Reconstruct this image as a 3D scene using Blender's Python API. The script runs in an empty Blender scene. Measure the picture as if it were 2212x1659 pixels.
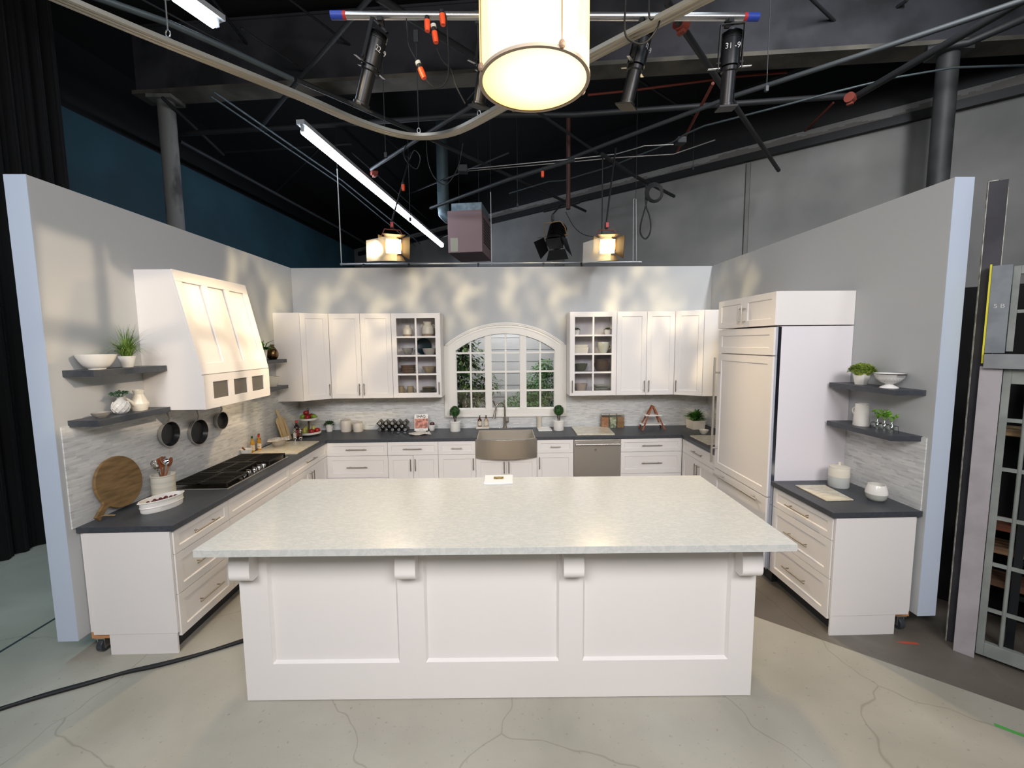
import bpy, bmesh, math, random
from mathutils import Vector, Matrix, Euler
random.seed(7)
PI = math.pi
S = bpy.context.scene
COL = S.collection

# ------------------------------------------------------------------ camera
F_PX, PITCH, ROLL, YAW = 925.2, math.radians(5.493), math.radians(-0.527), math.radians(1.287)
CAM = Vector((0.0, -6.0, 2.112))
_right = Vector((math.cos(YAW), -math.sin(YAW), 0))
_fwd = Vector((math.sin(YAW) * math.cos(PITCH), math.cos(YAW) * math.cos(PITCH), -math.sin(PITCH)))
_up = _right.cross(_fwd)
_r2 = _right * math.cos(ROLL) + _up * math.sin(ROLL)
_u2 = -_right * math.sin(ROLL) + _up * math.cos(ROLL)
cam = bpy.data.cameras.new('camera')
cam_o = bpy.data.objects.new('camera', cam)
COL.objects.link(cam_o)
cam.sensor_width = 36.0
cam.lens = 36.0 * F_PX / 2212.0
cam.clip_start = 0.05
cam.clip_end = 200
m = Matrix((_r2, _u2, -_fwd)).transposed().to_4x4()
m.translation = CAM
cam_o.matrix_world = m
S.camera = cam_o


def at(u, v, axis, val):
    """World point seen at photo pixel (u, v) on the plane axis = val."""
    d = _r2 * (u - 1106.0) + _u2 * (829.5 - v) + _fwd * F_PX
    i = 'XYZ'.index(axis)
    return CAM + d * ((val - CAM[i]) / d[i])


# ------------------------------------------------------------------ world, exposure, main lights
S.view_settings.view_transform = 'Standard'
S.view_settings.look = 'None'
S.view_settings.gamma = 1.0
S.view_settings.exposure = 0.12
S.view_settings.use_curve_mapping = False
w = bpy.data.worlds.new('world')
S.world = w
w.use_nodes = True
w.node_tree.nodes['Background'].inputs[0].default_value = (0.75, 0.85, 1.0, 1)
w.node_tree.nodes['Background'].inputs[1].default_value = 0.006


def aim(o, target):
    o.rotation_euler = (Vector(target) - o.location).to_track_quat('-Z', 'Y').to_euler()


def light(name, kind, loc, target, energy, color, size=0.1, size_y=None, angle=45, blend=0.3, spread=None):
    l = bpy.data.lights.new(name, kind)
    l.energy = energy
    l.color = color
    if kind == 'AREA':
        l.shape = 'RECTANGLE' if size_y else 'SQUARE'
        l.size = size
        if size_y:
            l.size_y = size_y
        if spread:
            l.spread = math.radians(spread)
    if kind == 'SPOT':
        l.spot_size = math.radians(angle)
        l.spot_blend = blend
        l.shadow_soft_size = size
    if kind == 'POINT':
        l.shadow_soft_size = size
    o = bpy.data.objects.new(name, l)
    COL.objects.link(o)
    o.location = loc
    aim(o, target)
    return o


WARM = (1.0, 0.78, 0.44)
SOFT = (1.0, 0.965, 0.97)
COOL = (0.76, 0.87, 1.0)
# studio soft lights on the grid behind the camera
light('studio_softlight', 'AREA', (-1.6, -7.8, 4.3), (0.0, -1.2, 0.9), 80, SOFT, 2.2, 1.4, spread=120)
light('studio_softlight', 'AREA', (1.9, -7.8, 4.3), (0.2, -1.2, 0.9), 80, SOFT, 2.2, 1.4, spread=120)
# ceiling fluorescent rows over the stage
light('stage_fluorescent', 'AREA', (-1.5, -4.9, 5.3), (-1.5, -4.9, 0), 15, COOL, 0.3, 3.6)
light('stage_fluorescent', 'AREA', (1.6, -4.6, 5.3), (1.6, -4.6, 0), 13, COOL, 0.3, 3.6)
light('stage_fluorescent', 'AREA', (-4.0, -3.1, 5.2), (-4.0, -3.0, 0), 10, (0.45, 0.85, 1.0), 0.3, 2.0, spread=80)  # unseen lamp, tinted and narrowed to turn the left floor teal
light('added_edge_light', 'AREA', (-4.6, -6.6, 4.9), (-2.9, -3.2, 2.2), 11, (0.40, 0.66, 1.0), 1.2, 1.6)  # unseen pair of cool lamps added to brighten the set-wall edges
light('added_edge_light', 'AREA', (4.7, -6.6, 4.9), (3.2, -3.2, 2.2), 9, (0.42, 0.68, 1.0), 1.2, 1.6)
light('added_hall_light', 'AREA', (3.4, -3.6, 6.2), (5.0, 4.5, 2.5), 105, (0.95, 0.97, 1.0), 0.3, 2.4, spread=110)  # unseen lamps added to brighten the block wall and the right side
light('added_hall_light', 'AREA', (6.0, -5.0, 5.2), (4.2, -3.0, 0.8), 16, (0.9, 0.95, 1.0), 0.3, 1.6)


def gobo(o, mode):
    """A pattern plate in the beam: a real projected breakup in the lamp's own direction space."""
    l = o.data
    l.use_nodes = True
    nt = l.node_tree
    em = nt.nodes['Emission']
    tc = nt.nodes.new('ShaderNodeTexCoord')
    sp = nt.nodes.new('ShaderNodeSeparateXYZ')
    nt.links.new(tc.outputs['Normal'], sp.inputs[0])

    def M(op, a, b=None):
        n = nt.nodes.new('ShaderNodeMath')
        n.operation = op
        for i, x in enumerate((a, b)):
            if x is None:
                continue
            if isinstance(x, (int, float)):
                n.inputs[i].default_value = x
            else:
                nt.links.new(x, n.inputs[i])
        return n.outputs[0]
    u = M('DIVIDE', sp.outputs[0], sp.outputs[2])
    v = M('DIVIDE', sp.outputs[1], sp.outputs[2])
    if mode == 'leaf':
        cb = nt.nodes.new('ShaderNodeCombineXYZ')
        nt.links.new(M('MULTIPLY', u, 9.0), cb.inputs[0])
        nt.links.new(M('MULTIPLY', v, 4.0), cb.inputs[1])
        nz = nt.nodes.new('ShaderNodeTexNoise')
        nz.inputs['Scale'].default_value = 1.2
        nz.inputs['Detail'].default_value = 2.0
        nz.inputs['Distortion'].default_value = 1.4
        nt.links.new(cb.outputs[0], nz.inputs['Vector'])
        rp = nt.nodes.new('ShaderNodeMapRange')
        rp.inputs[1].default_value = 0.46
        rp.inputs[2].default_value = 0.62
        rp.inputs[3].default_value = 0.05
        nt.links.new(nz.outputs[0], rp.inputs[0])
        nt.links.new(rp.outputs[0], em.inputs['Strength'])
    else:   # window bars
        a = M('PINGPONG', M('ADD', M('MULTIPLY', u, 27.0), 40.35), 1.0)
        b = M('PINGPONG', M('ADD', M('MULTIPLY', v, 17.0), 40.0), 1.0)
        ra = nt.nodes.new('ShaderNodeMapRange')
        ra.inputs[1].default_value = 0.10
        ra.inputs[2].default_value = 0.34
        nt.links.new(a, ra.inputs[0])
        rb = nt.nodes.new('ShaderNodeMapRange')
        rb.inputs[1].default_value = 0.10
        rb.inputs[2].default_value = 0.30
        nt.links.new(b, rb.inputs[0])
        box_ = M('MULTIPLY', M('LESS_THAN', M('ABSOLUTE', u), 0.165), M('LESS_THAN', M('ABSOLUTE', v), 0.118))
        nt.links.new(M('MULTIPLY', box_, M('MULTIPLY', ra.outputs[0], rb.outputs[0])), em.inputs['Strength'])


# profile spots with pattern plates: leaf breakup across the top of the set, window pattern on the left wall
LA, LB, LC, LD = (at(777, 252, 'Y', -2.92), at(1350, 252, 'Y', -2.92), at(1567, 256, 'Y', -2.92), at(1033, 252, 'Y', -2.82))
for n_, (loc, tgt, e, ang) in enumerate((
        (LA, (-1.95, 0, 2.62), 420, 22), (LD, (-.75, 0, 2.80), 420, 24), (LB, (.55, 0, 2.80), 380, 24), (LC, (2.0, 0, 2.62), 460, 24),
        ((.3, -1.9, 4.35), (-2.85, -0.80, 2.72), 520, 21), ((-.3, -1.9, 4.35), (2.92, -0.62, 2.75), 330, 17))):
    gobo(light('profile_spot', 'SPOT', loc, tgt, e * .8, WARM, 0.075, angle=ang, blend=0.5), 'leaf')
gobo(light('window_pattern_spot', 'SPOT', (2.5, -5.0, 3.95), (-2.85, -2.42, 2.12), 600, (1.0, 0.80, 0.58), 0.03, angle=26, blend=0.15), 'bars')
# the two lit fresnels over the back flat throw warm light forward
light('fresnel_beam', 'SPOT', (-1.44, -0.72, 3.30), (-2.3, -3.4, 0.3), 170, (1.0, 0.72, 0.40), 0.09, angle=75, blend=0.5)
light('fresnel_beam', 'SPOT', (1.20, -0.72, 3.30), (1.1, -3.4, 1.0), 190, (1.0, 0.74, 0.42), 0.09, angle=75, blend=0.5)
gobo(light('warm_side_spot', 'SPOT', (1.9, -4.4, 4.3), (-2.5, -0.35, 1.8), 750, WARM, 0.07, angle=26, blend=0.6), 'leaf')
gobo(light('warm_side_spot', 'SPOT', (-1.9, -4.4, 4.3), (2.35, -0.3, 2.0), 850, WARM, 0.05, angle=22, blend=0.6), 'leaf')
light('window_backlight', 'AREA', (0.1, 0.55, 2.95), (0.1, 1.0, 1.5), 21, SOFT, 1.2, 0.3)  # unseen lamp added to brighten the backdrop behind the window


# ------------------------------------------------------------------ materials
def lin(c):
    if isinstance(c, str):
        c = tuple(int(c[i:i + 2], 16) / 255 for i in (0, 2, 4))
    return tuple((x / 12.92 if x <= 0.04045 else ((x + 0.055) / 1.055) ** 2.4) for x in c)


MATS = {}


def mat(name, col, rough=0.5, metal=0.0, col2=None, nscale=6.0, stretch=(1, 1, 1), nlo=0.4, nhi=0.6, bump=0.0, bscale=80.0,
        emit=0.0, ecol=None, alpha=1.0, coat=0.0, trans=0.0, sss=0.0, detail=4.0):
    if name in MATS:
        return MATS[name]
    mt = bpy.data.materials.new(name)
    mt.use_nodes = True
    nt = mt.node_tree
    b = nt.nodes['Principled BSDF']
    c = lin(col)
    b.inputs['Base Color'].default_value = (*c, 1)
    b.inputs['Roughness'].default_value = rough
    b.inputs['Metallic'].default_value = metal
    b.inputs['Coat Weight'].default_value = coat
    b.inputs['Alpha'].default_value = alpha
    b.inputs['Transmission Weight'].default_value = trans
    if emit:
        b.inputs['Emission Color'].default_value = (*lin(ecol or col), 1)
        b.inputs['Emission Strength'].default_value = emit
    tc = mp = None
    if col2 or bump:
        tc = nt.nodes.new('ShaderNodeTexCoord')
        mp = nt.nodes.new('ShaderNodeMapping')
        mp.inputs['Scale'].default_value = stretch
        nt.links.new(tc.outputs['Object'], mp.inputs[0])
    if col2:
        nz = nt.nodes.new('ShaderNodeTexNoise')
        nz.inputs['Scale'].default_value = nscale
        nz.inputs['Detail'].default_value = detail
        nt.links.new(mp.outputs[0], nz.inputs['Vector'])
        r = nt.nodes.new('ShaderNodeValToRGB')
        r.color_ramp.elements[0].position = nlo
        r.color_ramp.elements[1].position = nhi
        r.color_ramp.elements[0].color = (*c, 1)
        r.color_ramp.elements[1].color = (*lin(col2), 1)
        nt.links.new(nz.outputs[0], r.inputs[0])
        nt.links.new(r.outputs[0], b.inputs['Base Color'])
    if bump:
        nz = nt.nodes.new('ShaderNodeTexNoise')
        nz.inputs['Scale'].default_value = bscale
        nt.links.new(mp.outputs[0], nz.inputs['Vector'])
        bp = nt.nodes.new('ShaderNodeBump')
        bp.inputs['Strength'].default_value = bump
        bp.inputs['Distance'].default_value = 0.004
        nt.links.new(nz.outputs[0], bp.inputs['Height'])
        nt.links.new(bp.outputs[0], b.inputs['Normal'])
    MATS[name] = mt
    return mt


def glass_mat(name, tint=(1, 1, 1), fac=0.10, rough=0.02):
    """Thin clear sheet: mostly see-through with a faint mirror reflection."""
    if name in MATS:
        return MATS[name]
    mt = bpy.data.materials.new(name)
    mt.use_nodes = True
    nt = mt.node_tree
    for n in list(nt.nodes):
        nt.nodes.remove(n)
    out = nt.nodes.new('ShaderNodeOutputMaterial')
    mx = nt.nodes.new('ShaderNodeMixShader')
    tr = nt.nodes.new('ShaderNodeBsdfTransparent')
    gl = nt.nodes.new('ShaderNodeBsdfGlossy')
    tr.inputs[0].default_value = (*tint, 1)
    gl.inputs['Roughness'].default_value = rough
    mx.inputs[0].default_value = fac
    nt.links.new(tr.outputs[0], mx.inputs[1])
    nt.links.new(gl.outputs[0], mx.inputs[2])
    nt.links.new(mx.outputs[0], out.inputs[0])
    MATS[name] = mt
    return mt


def tile_mat():
    mt = bpy.data.materials.new('strip_tile')
    mt.use_nodes = True
    nt = mt.node_tree
    b = nt.nodes['Principled BSDF']
    b.inputs['Roughness'].default_value = 0.28
    tc = nt.nodes.new('ShaderNodeTexCoord')
    sp = nt.nodes.new('ShaderNodeSeparateXYZ')
    nt.links.new(tc.outputs['Object'], sp.inputs[0])
    ad = nt.nodes.new('ShaderNodeMath')
    nt.links.new(sp.outputs[0], ad.inputs[0])
    nt.links.new(sp.outputs[1], ad.inputs[1])
    cb = nt.nodes.new('ShaderNodeCombineXYZ')
    nt.links.new(ad.outputs[0], cb.inputs[0])
    nt.links.new(sp.outputs[2], cb.inputs[1])
    br = nt.nodes.new('ShaderNodeTexBrick')
    br.inputs['Scale'].default_value = 1.0
    br.inputs['Brick Width'].default_value = 0.085
    br.inputs['Row Height'].default_value = 0.0185
    br.inputs['Mortar Size'].default_value = 0.0016
    br.inputs['Bias'].default_value = -0.15
    br.squash = 1.6
    br.squash_frequency = 3
    br.offset = 0.37
    br.inputs['Color1'].default_value = (*lin('dfe0de'), 1)
    br.inputs['Color2'].default_value = (*lin('c3c5c6'), 1)
    br.inputs['Mortar'].default_value = (*lin('d6d6d2'), 1)
    nt.links.new(cb.outputs[0], br.inputs['Vector'])
    mp = nt.nodes.new('ShaderNodeMapping')
    mp.inputs['Scale'].default_value = (9, 60, 1)
    nt.links.new(cb.outputs[0], mp.inputs[0])
    nz = nt.nodes.new('ShaderNodeTexNoise')
    nz.inputs['Scale'].default_value = 1.0
    nz.inputs['Detail'].default_value = 4
    nt.links.new(mp.outputs[0], nz.inputs['Vector'])
    rp = nt.nodes.new('ShaderNodeValToRGB')
    rp.color_ramp.elements[0].position = 0.28
    rp.color_ramp.elements[0].color = (*lin('a9acb2'), 1)
    rp.color_ramp.elements[1].position = 0.46
    rp.color_ramp.elements[1].color = (1, 1, 1, 1)
    nt.links.new(nz.outputs[0], rp.inputs[0])
    mx = nt.nodes.new('ShaderNodeMix')
    mx.data_type = 'RGBA'
    mx.blend_type = 'MULTIPLY'
    mx.inputs[0].default_value = 0.5
    nt.links.new(br.outputs[0], mx.inputs[6])
    nt.links.new(rp.outputs[0], mx.inputs[7])
    nt.links.new(mx.outputs[2], b.inputs['Base Color'])
    bp = nt.nodes.new('ShaderNodeBump')
    bp.inputs['Strength'].default_value = 0.5
    bp.inputs['Distance'].default_value = 0.002
    bp.invert = True
    nt.links.new(br.outputs['Fac'], bp.inputs['Height'])
    nt.links.new(bp.outputs[0], b.inputs['Normal'])
    return mt


def marble_mat(name, base, vein, scale=3.0, rough=0.22):
    mt = bpy.data.materials.new(name)
    mt.use_nodes = True
    nt = mt.node_tree
    b = nt.nodes['Principled BSDF']
    b.inputs['Roughness'].default_value = rough
    tc = nt.nodes.new('ShaderNodeTexCoord')
    mp = nt.nodes.new('ShaderNodeMapping')
    mp.inputs['Rotation'].default_value = (0, 0, math.radians(28))
    mp.inputs['Scale'].default_value = (1.0, 2.6, 1.0)
    nt.links.new(tc.outputs['Object'], mp.inputs[0])
    nz = nt.nodes.new('ShaderNodeTexNoise')
    nz.inputs['Scale'].default_value = scale
    nz.inputs['Detail'].default_value = 12
    nz.inputs['Roughness'].default_value = 0.62
    nz.inputs['Distortion'].default_value = 0.5
    nt.links.new(mp.outputs[0], nz.inputs['Vector'])
    r = nt.nodes.new('ShaderNodeValToRGB')
    e = r.color_ramp.elements
    e[0].position = 0.30
    e[0].color = (*lin(base), 1)
    e[1].position = 0.75
    e[1].color = (*lin(base), 1)
    for p, c in ((0.44, base), (0.52, vein), (0.60, base)):
        x = e.new(p)
        x.color = (*lin(c), 1)
    nt.links.new(nz.outputs[0], r.inputs[0])
    nt.links.new(r.outputs[0], b.inputs['Base Color'])
    return mt


def floor_mat():
    """Concrete: paler sealed slab towards the camera, browner bare slab beyond a straight joint."""
    mt = bpy.data.materials.new('concrete_floor')
    mt.use_nodes = True
    nt = mt.node_tree
    b = nt.nodes['Principled BSDF']
    b.inputs['Roughness'].default_value = 0.5
    tc = nt.nodes.new('ShaderNodeTexCoord')
    sp = nt.nodes.new('ShaderNodeSeparateXYZ')
    nt.links.new(tc.outputs['Object'], sp.inputs[0])

    def N(t, **k):
        n = nt.nodes.new(t)
        for a, v in k.items():
            setattr(n, a, v)
        return n

    def M(op, a, b_=None):
        n = N('ShaderNodeMath', operation=op)
        for i, x in enumerate((a, b_)):
            if x is None:
                continue
            if isinstance(x, (int, float)):
                n.inputs[i].default_value = x
            else:
                nt.links.new(x, n.inputs[i])
        return n.outputs[0]

    def noise(sc, det, dist=0.0):
        n = N('ShaderNodeTexNoise')
        n.inputs['Scale'].default_value = sc
        n.inputs['Detail'].default_value = det
        n.inputs['Distortion'].default_value = dist
        nt.links.new(tc.outputs['Object'], n.inputs['Vector'])
        return n.outputs[0]

    def ramp(src, stops):
        r = N('ShaderNodeValToRGB')
        e = r.color_ramp.elements
        e[0].position, e[0].color = stops[0][0], (*lin(stops[0][1]), 1)
        e[1].position, e[1].color = stops[-1][0], (*lin(stops[-1][1]), 1)
        for p, c in stops[1:-1]:
            x = e.new(p)
            x.color = (*lin(c), 1)
        nt.links.new(src, r.inputs[0])
        return r.outputs[0]

    def mix(f, a, c, mode='MIX'):
        n = N('ShaderNodeMix', data_type='RGBA', blend_type=mode)
        if isinstance(f, (int, float)):
            n.inputs[0].default_value = f
        else:
            nt.links.new(f, n.inputs[0])
        nt.links.new(a, n.inputs[6])
        nt.links.new(c, n.inputs[7])
        return n.outputs[2]
    near = ramp(noise(1.3, 8, 0.4), [(0.3, '9c998c'), (0.5, 'aaa69a'), (0.7, 'b5b2a6')])
    far = ramp(noise(1.7, 8, 0.6), [(0.3, '5e5850'), (0.55, '6b655c'), (0.75, '8a8680')])
    d = M('ADD', M('ADD', M('MULTIPLY', sp.outputs[0], 0.857), sp.outputs[1]), 1.29)
    side = M('GREATER_THAN', d, 0.0)
    right = M('GREATER_THAN', sp.outputs[0], 0.3)
    base = mix(M('MULTIPLY', side, right), near, far)
    sp2 = ramp(noise(38, 5), [(0.22, '8d8a84'), (0.36, 'ffffff'), (0.9, 'ffffff')])
    base = mix(0.55, base, sp2, 'MULTIPLY')
    vo = N('ShaderNodeTexVoronoi', feature='DISTANCE_TO_EDGE')
    vo.inputs['Scale'].default_value = 0.8
    vo.inputs['Randomness'].default_value = 1.0
    wob = N('ShaderNodeMix', data_type='RGBA')
    wob.inputs[0].default_value = 0.18
    nt.links.new(tc.outputs['Object'], wob.inputs[6])
    n2 = N('ShaderNodeTexNoise')
    n2.inputs['Scale'].default_value = 3
    nt.links.new(tc.outputs['Object'], n2.inputs['Vector'])
    nt.links.new(n2.outputs[1], wob.inputs[7])
    nt.links.new(wob.outputs[2], vo.inputs['Vector'])
    cr = ramp(vo.outputs[0], [(0.0, '9a978f'), (0.0016, 'ffffff'), (1.0, 'ffffff')])
    base = mix(0.4, base, cr, 'MULTIPLY')
    # saw-cut joint on the left side of the floor
    j = M('LESS_THAN', M('ABSOLUTE', M('ADD', M('ADD', sp.outputs[0], 3.46), M('MULTIPLY', sp.outputs[1], -0.02))), 0.012)
    jc = N('ShaderNodeRGB')
    jc.outputs[0].default_value = (*lin('3c4246'), 1)
    base = mix(j, base, jc.outputs[0])
    nt.links.new(base, b.inputs['Base Color'])
    bp = N('ShaderNodeBump')
    bp.inputs['Strength'].default_value = 0.15
    bp.inputs['Distance'].default_value = 0.004
    nt.links.new(noise(60, 6), bp.inputs['Height'])
    nt.links.new(bp.outputs[0], b.inputs['Normal'])
    return mt


# ------------------------------------------------------------------ mesh helpers
W = {}   # world base of each parent


class MB:
    def __init__(self):
        self.bm = bmesh.new()

    def box(self, x0, x1, y0, y1, z0, z1):
        return self.obox((0, 0, 0), (1, 0, 0), (0, 1, 0), (0, 0, 1), x0, x1, y0, y1, z0, z1)

    def obox(self, O, U, V, N, u0, u1, v0, v1, n0, n1):
        O, U, V, N = map(Vector, (O, U, V, N))
        p = [self.bm.verts.new(O + U * a + V * b + N * c) for c in (n0, n1) for b in (v0, v1) for a in (u0, u1)]
        for f in ((0, 2, 3, 1), (4, 5, 7, 6), (0, 1, 5, 4), (2, 6, 7, 3), (0, 4, 6, 2), (1, 3, 7, 5)):
            self.bm.faces.new([p[i] for i in f])
        return self

    def prism(self, pts, axis, a0, a1):
        """2-D outline extruded along axis ('X': pts are (y,z); 'Y': (x,z); 'Z': (x,y))."""
        def P(p, a):
            return {'X': (a, p[0], p[1]), 'Y': (p[0], a, p[1]), 'Z': (p[0], p[1], a)}[axis]
        lo = [self.bm.verts.new(P(p, a0)) for p in pts]
        hi = [self.bm.verts.new(P(p, a1)) for p in pts]
        n = len(pts)
        self.bm.faces.new(lo[::-1])
        self.bm.faces.new(hi)
        for i in range(n):
            self.bm.faces.new((lo[i], lo[(i + 1) % n], hi[(i + 1) % n], hi[i]))
        return self

    def cyl(self, p0, p1, r, r2=None, n=16, cap=True):
        p0, p1 = Vector(p0), Vector(p1)
        r2 = r if r2 is None else r2
        d = (p1 - p0).normalized()
        a = d.orthogonal().normalized()
        b = d.cross(a)
        A = [self.bm.verts.new(p0 + (a * math.cos(t) + b * math.sin(t)) * r) for t in [2 * PI * i / n for i in range(n)]]
        B = [self.bm.verts.new(p1 + (a * math.cos(t) + b * math.sin(t)) * r2) for t in [2 * PI * i / n for i in range(n)]]
        for i in range(n):
            self.bm.faces.new((A[i], A[(i + 1) % n], B[(i + 1) % n], B[i]))
        if cap:
            self.bm.faces.new(A[::-1])
            self.bm.faces.new(B)
        return self

    def tube(self, pts, r, n=8, rr=None, cap=True):
        pts = [Vector(p) for p in pts]
        rings = []
        prev = None
        for i, p in enumerate(pts):
            d = (pts[min(i + 1, len(pts) - 1)] - pts[max(i - 1, 0)]).normalized()
            if prev is None:
                a = d.orthogonal().normalized()
            else:
                a = (prev - d * prev.dot(d))
                a = a.normalized() if a.length > 1e-5 else d.orthogonal().normalized()
            prev = a
            b = d.cross(a)
            q = rr[i] if rr else r
            rings.append([self.bm.verts.new(p + (a * math.cos(t) + b * math.sin(t)) * q) for t in [2 * PI * k / n for k in range(n)]])
        for A, B in zip(rings, rings[1:]):
            for i in range(n):
                self.bm.faces.new((A[i], A[(i + 1) % n], B[(i + 1) % n], B[i]))
        if cap:
            self.bm.faces.new(rings[0][::-1])
            self.bm.faces.new(rings[-1])
        return self

    def lathe(self, prof, c=(0, 0, 0), n=32, sx=1.0, sy=1.0, squ=0.0):
        c = Vector(c)
        rings = []
        for r, z in prof:
            if r < 1e-6:
                rings.append([self.bm.verts.new(c + Vector((0, 0, z)))])
            else:
                L = []
                for k in range(n):
                    t = 2 * PI * k / n
                    q = r
                    if squ:
                        q = r * (1 + squ * (1 / max(abs(math.cos(t)), abs(math.sin(t))) - 1))
                    L.append(self.bm.verts.new(c + Vector((q * math.cos(t) * sx, q * math.sin(t) * sy, z))))
                rings.append(L)
        for A, B in zip(rings, rings[1:]):
            if len(A) == 1 and len(B) == 1:
                continue
            for i in range(n):
                j = (i + 1) % n
                if len(A) == 1:
                    self.bm.faces.new((A[0], B[j], B[i]))
                elif len(B) == 1:
                    self.bm.faces.new((A[i], A[j], B[0]))
                else:
                    self.bm.faces.new((A[i], A[j], B[j], B[i]))
        return self

    def ball(self, c, r, sx=1, sy=1, sz=1, u=16, v=10):
        prof = [(r * math.sin(PI * i / v), -r * math.cos(PI * i / v) * sz) for i in range(v + 1)]
        prof[0] = (0, -r * sz)
        prof[-1] = (0, r * sz)
        return self.lathe(prof, c, u, sx, sy)

    def quad(self, *p):
        self.bm.faces.new([self.bm.verts.new(Vector(q)) for q in p])
        return self

    def strip(self, xs, lo, hi, y0, y1):
        """Solid sheet in the XZ plane between lo(x) and hi(x), thickness y0..y1."""
        cols = [[self.bm.verts.new((x, y, z)) for y, z in ((y0, lo(x)), (y1, lo(x)), (y1, hi(x)), (y0, hi(x)))] for x in xs]
        for A, B in zip(cols, cols[1:]):
            for i in range(4):
                j = (i + 1) % 4
                self.bm.faces.new((A[i], A[j], B[j], B[i]))
        self.bm.faces.new(cols[0][::-1])
        self.bm.faces.new(cols[-1])
        return self

    def leaf(self, base, d, up, L, wd, bend=0.25):
        base, d, up = Vector(base), Vector(d).normalized(), Vector(up)
        s = d.cross(up)
        s = s.normalized() if s.length > 1e-4 else Vector((1, 0, 0))
        n = s.cross(d)
        a = self.bm.verts.new(base)
        m1 = base + d * L * .45 + n * L * bend * .5
        l = self.bm.verts.new(m1 + s * wd * .5)
        r = self.bm.verts.new(m1 - s * wd * .5)
        c = self.bm.verts.new(m1 - n * wd * .12)
        t = self.bm.verts.new(base + d * L + n * L * bend * .2 - Vector((0, 0, L * bend * .5)))
        self.bm.faces.new((a, l, c))
        self.bm.faces.new((a, c, r))
        self.bm.faces.new((l, t, c))
        self.bm.faces.new((c, t, r))
        return self

    def build(self, name, material, parent=None, base=None, smooth=None, bevel=0.0, label=None, local=False):
        """Link as ONE object. World-coordinate geometry is shifted to its parent's (or base) origin."""
        off = Vector((0, 0, 0))
        if not local:
            off = W[parent] if parent is not None else Vector(base or (0, 0, 0))
        bm = self.bm
        bmesh.ops.recalc_face_normals(bm, faces=bm.faces)
        if off.length > 0:
            bmesh.ops.translate(bm, verts=bm.verts, vec=-off)
        me = bpy.data.meshes.new(name)
        bm.to_mesh(me)
        bm.free()
        o = bpy.data.objects.new(name, me)
        COL.objects.link(o)
        if parent is not None:
            o.parent = parent
        elif base is not None and not local:
            o.location = base
        W[o] = off if (parent is not None or not local) else Vector((0, 0, 0))
        if material:
            me.materials.append(material)
        if smooth:
            for p in me.polygons:
                p.use_smooth = True
            me.set_sharp_from_angle(angle=math.radians(smooth))
        if bevel:
            md = o.modifiers.new('bevel', 'BEVEL')
            md.width = bevel
            md.segments = 2
            md.limit_method = 'ANGLE'
            md.angle_limit = math.radians(50)
            md.harden_normals = False
        if label:
            o['label'] = label
        return o


def tag(o, label, cat, group=None, kind=None):
    o['label'] = label
    o['category'] = cat
    if group:
        o['group'] = group
    if kind:
        o['kind'] = kind
    return o


def thing(name, label, cat, loc=(0, 0, 0), rz=0.0, group=None, kind=None, rot=None):
    o = bpy.data.objects.new(name, None)
    COL.objects.link(o)
    o.empty_display_size = 0.1
    o.location = loc
    if rot is not None:
        o.rotation_euler = rot
    else:
        o.rotation_euler = (0, 0, rz)
    W[o] = Vector(loc)
    return tag(o, label, cat, group, kind)


def structure(name, mb, m_, base=(0, 0, 0), **k):
    o = mb.build(name, m_, base=base, **k)
    o['kind'] = 'structure'
    return o


def copy_tree(o, parent=None):
    c = o.copy()
    COL.objects.link(c)
    if parent is not None:
        c.parent = parent
    for ch in o.children:
        copy_tree(ch, c)
    return c


def dup(o, loc, label, rz=None, group=None, scale=None):
    c = copy_tree(o)
    c.location = loc
    if rz is not None:
        c.rotation_euler = (0, 0, rz)
    if scale:
        c.scale = (scale,) * 3 if isinstance(scale, (int, float)) else scale
    c['label'] = label
    if group:
        c['group'] = group
    return c


def text(body, size, m_, parent, loc, rot, name='lettering', align='CENTER', ext=0.0004, bold=0.0):
    cu = bpy.data.curves.new(name, 'FONT')
    cu.body = body
    cu.size = size
    cu.align_x = align
    cu.align_y = 'CENTER'
    cu.extrude = ext
    cu.offset = bold
    tmp = bpy.data.objects.new(name, cu)
    me = bpy.data.meshes.new_from_object(tmp)
    bpy.data.objects.remove(tmp)
    bpy.data.curves.remove(cu)
    o = bpy.data.objects.new(name, me)
    COL.objects.link(o)
    me.materials.clear()
    me.materials.append(m_)
    o.parent = parent
    o.location = loc
    o.rotation_euler = rot
    return o
# ------------------------------------------------------------------ palette
XL, XR, H = -2.85, 2.925, 3.148
C = 0.915
paint = mat('flat_wall_paint', 'b9bbbc', 0.75)
edge_pale_blue = mat('flat_edge_pale_blue', 'c0ccdd', 0.6)
white = mat('cabinet_white', 'ebe7e4', 0.42)
white_in = mat('cabinet_inside', 'd9d6da', 0.6)
slate = mat('slate_laminate', '3c4046', 0.42, col2='43474d', nscale=40, bump=0.08, bscale=300)
steel = mat('brushed_steel', 'c4c0ba', 0.36, 0.9, bump=0.05, bscale=60, stretch=(1, 1, 30))
nickel = mat('brushed_nickel', 'a39c92', 0.32, 1.0)
chrome = mat('chrome', 'd8d8d8', 0.1, 1.0)
black = mat('black_paint', '101113', 0.55)
blackmet = mat('black_metal', '18191b', 0.38, 0.4)
kick = mat('toe_kick_black', '26272b', 0.6)
ceramic = mat('white_ceramic', 'ece9e2', 0.22)
cream = mat('cream_ceramic', 'e4ddcd', 0.28)
greyglaze = mat('grey_glaze', 'a3a09a', 0.35, col2='8c8983', nscale=12)
tanglaze = mat('tan_glaze', 'a99a80', 0.35, col2='93856c', nscale=12)
brownglaze = mat('brown_glaze', '6d5648', 0.35, col2='84705e', nscale=9, stretch=(1, 1, 8))
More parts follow.
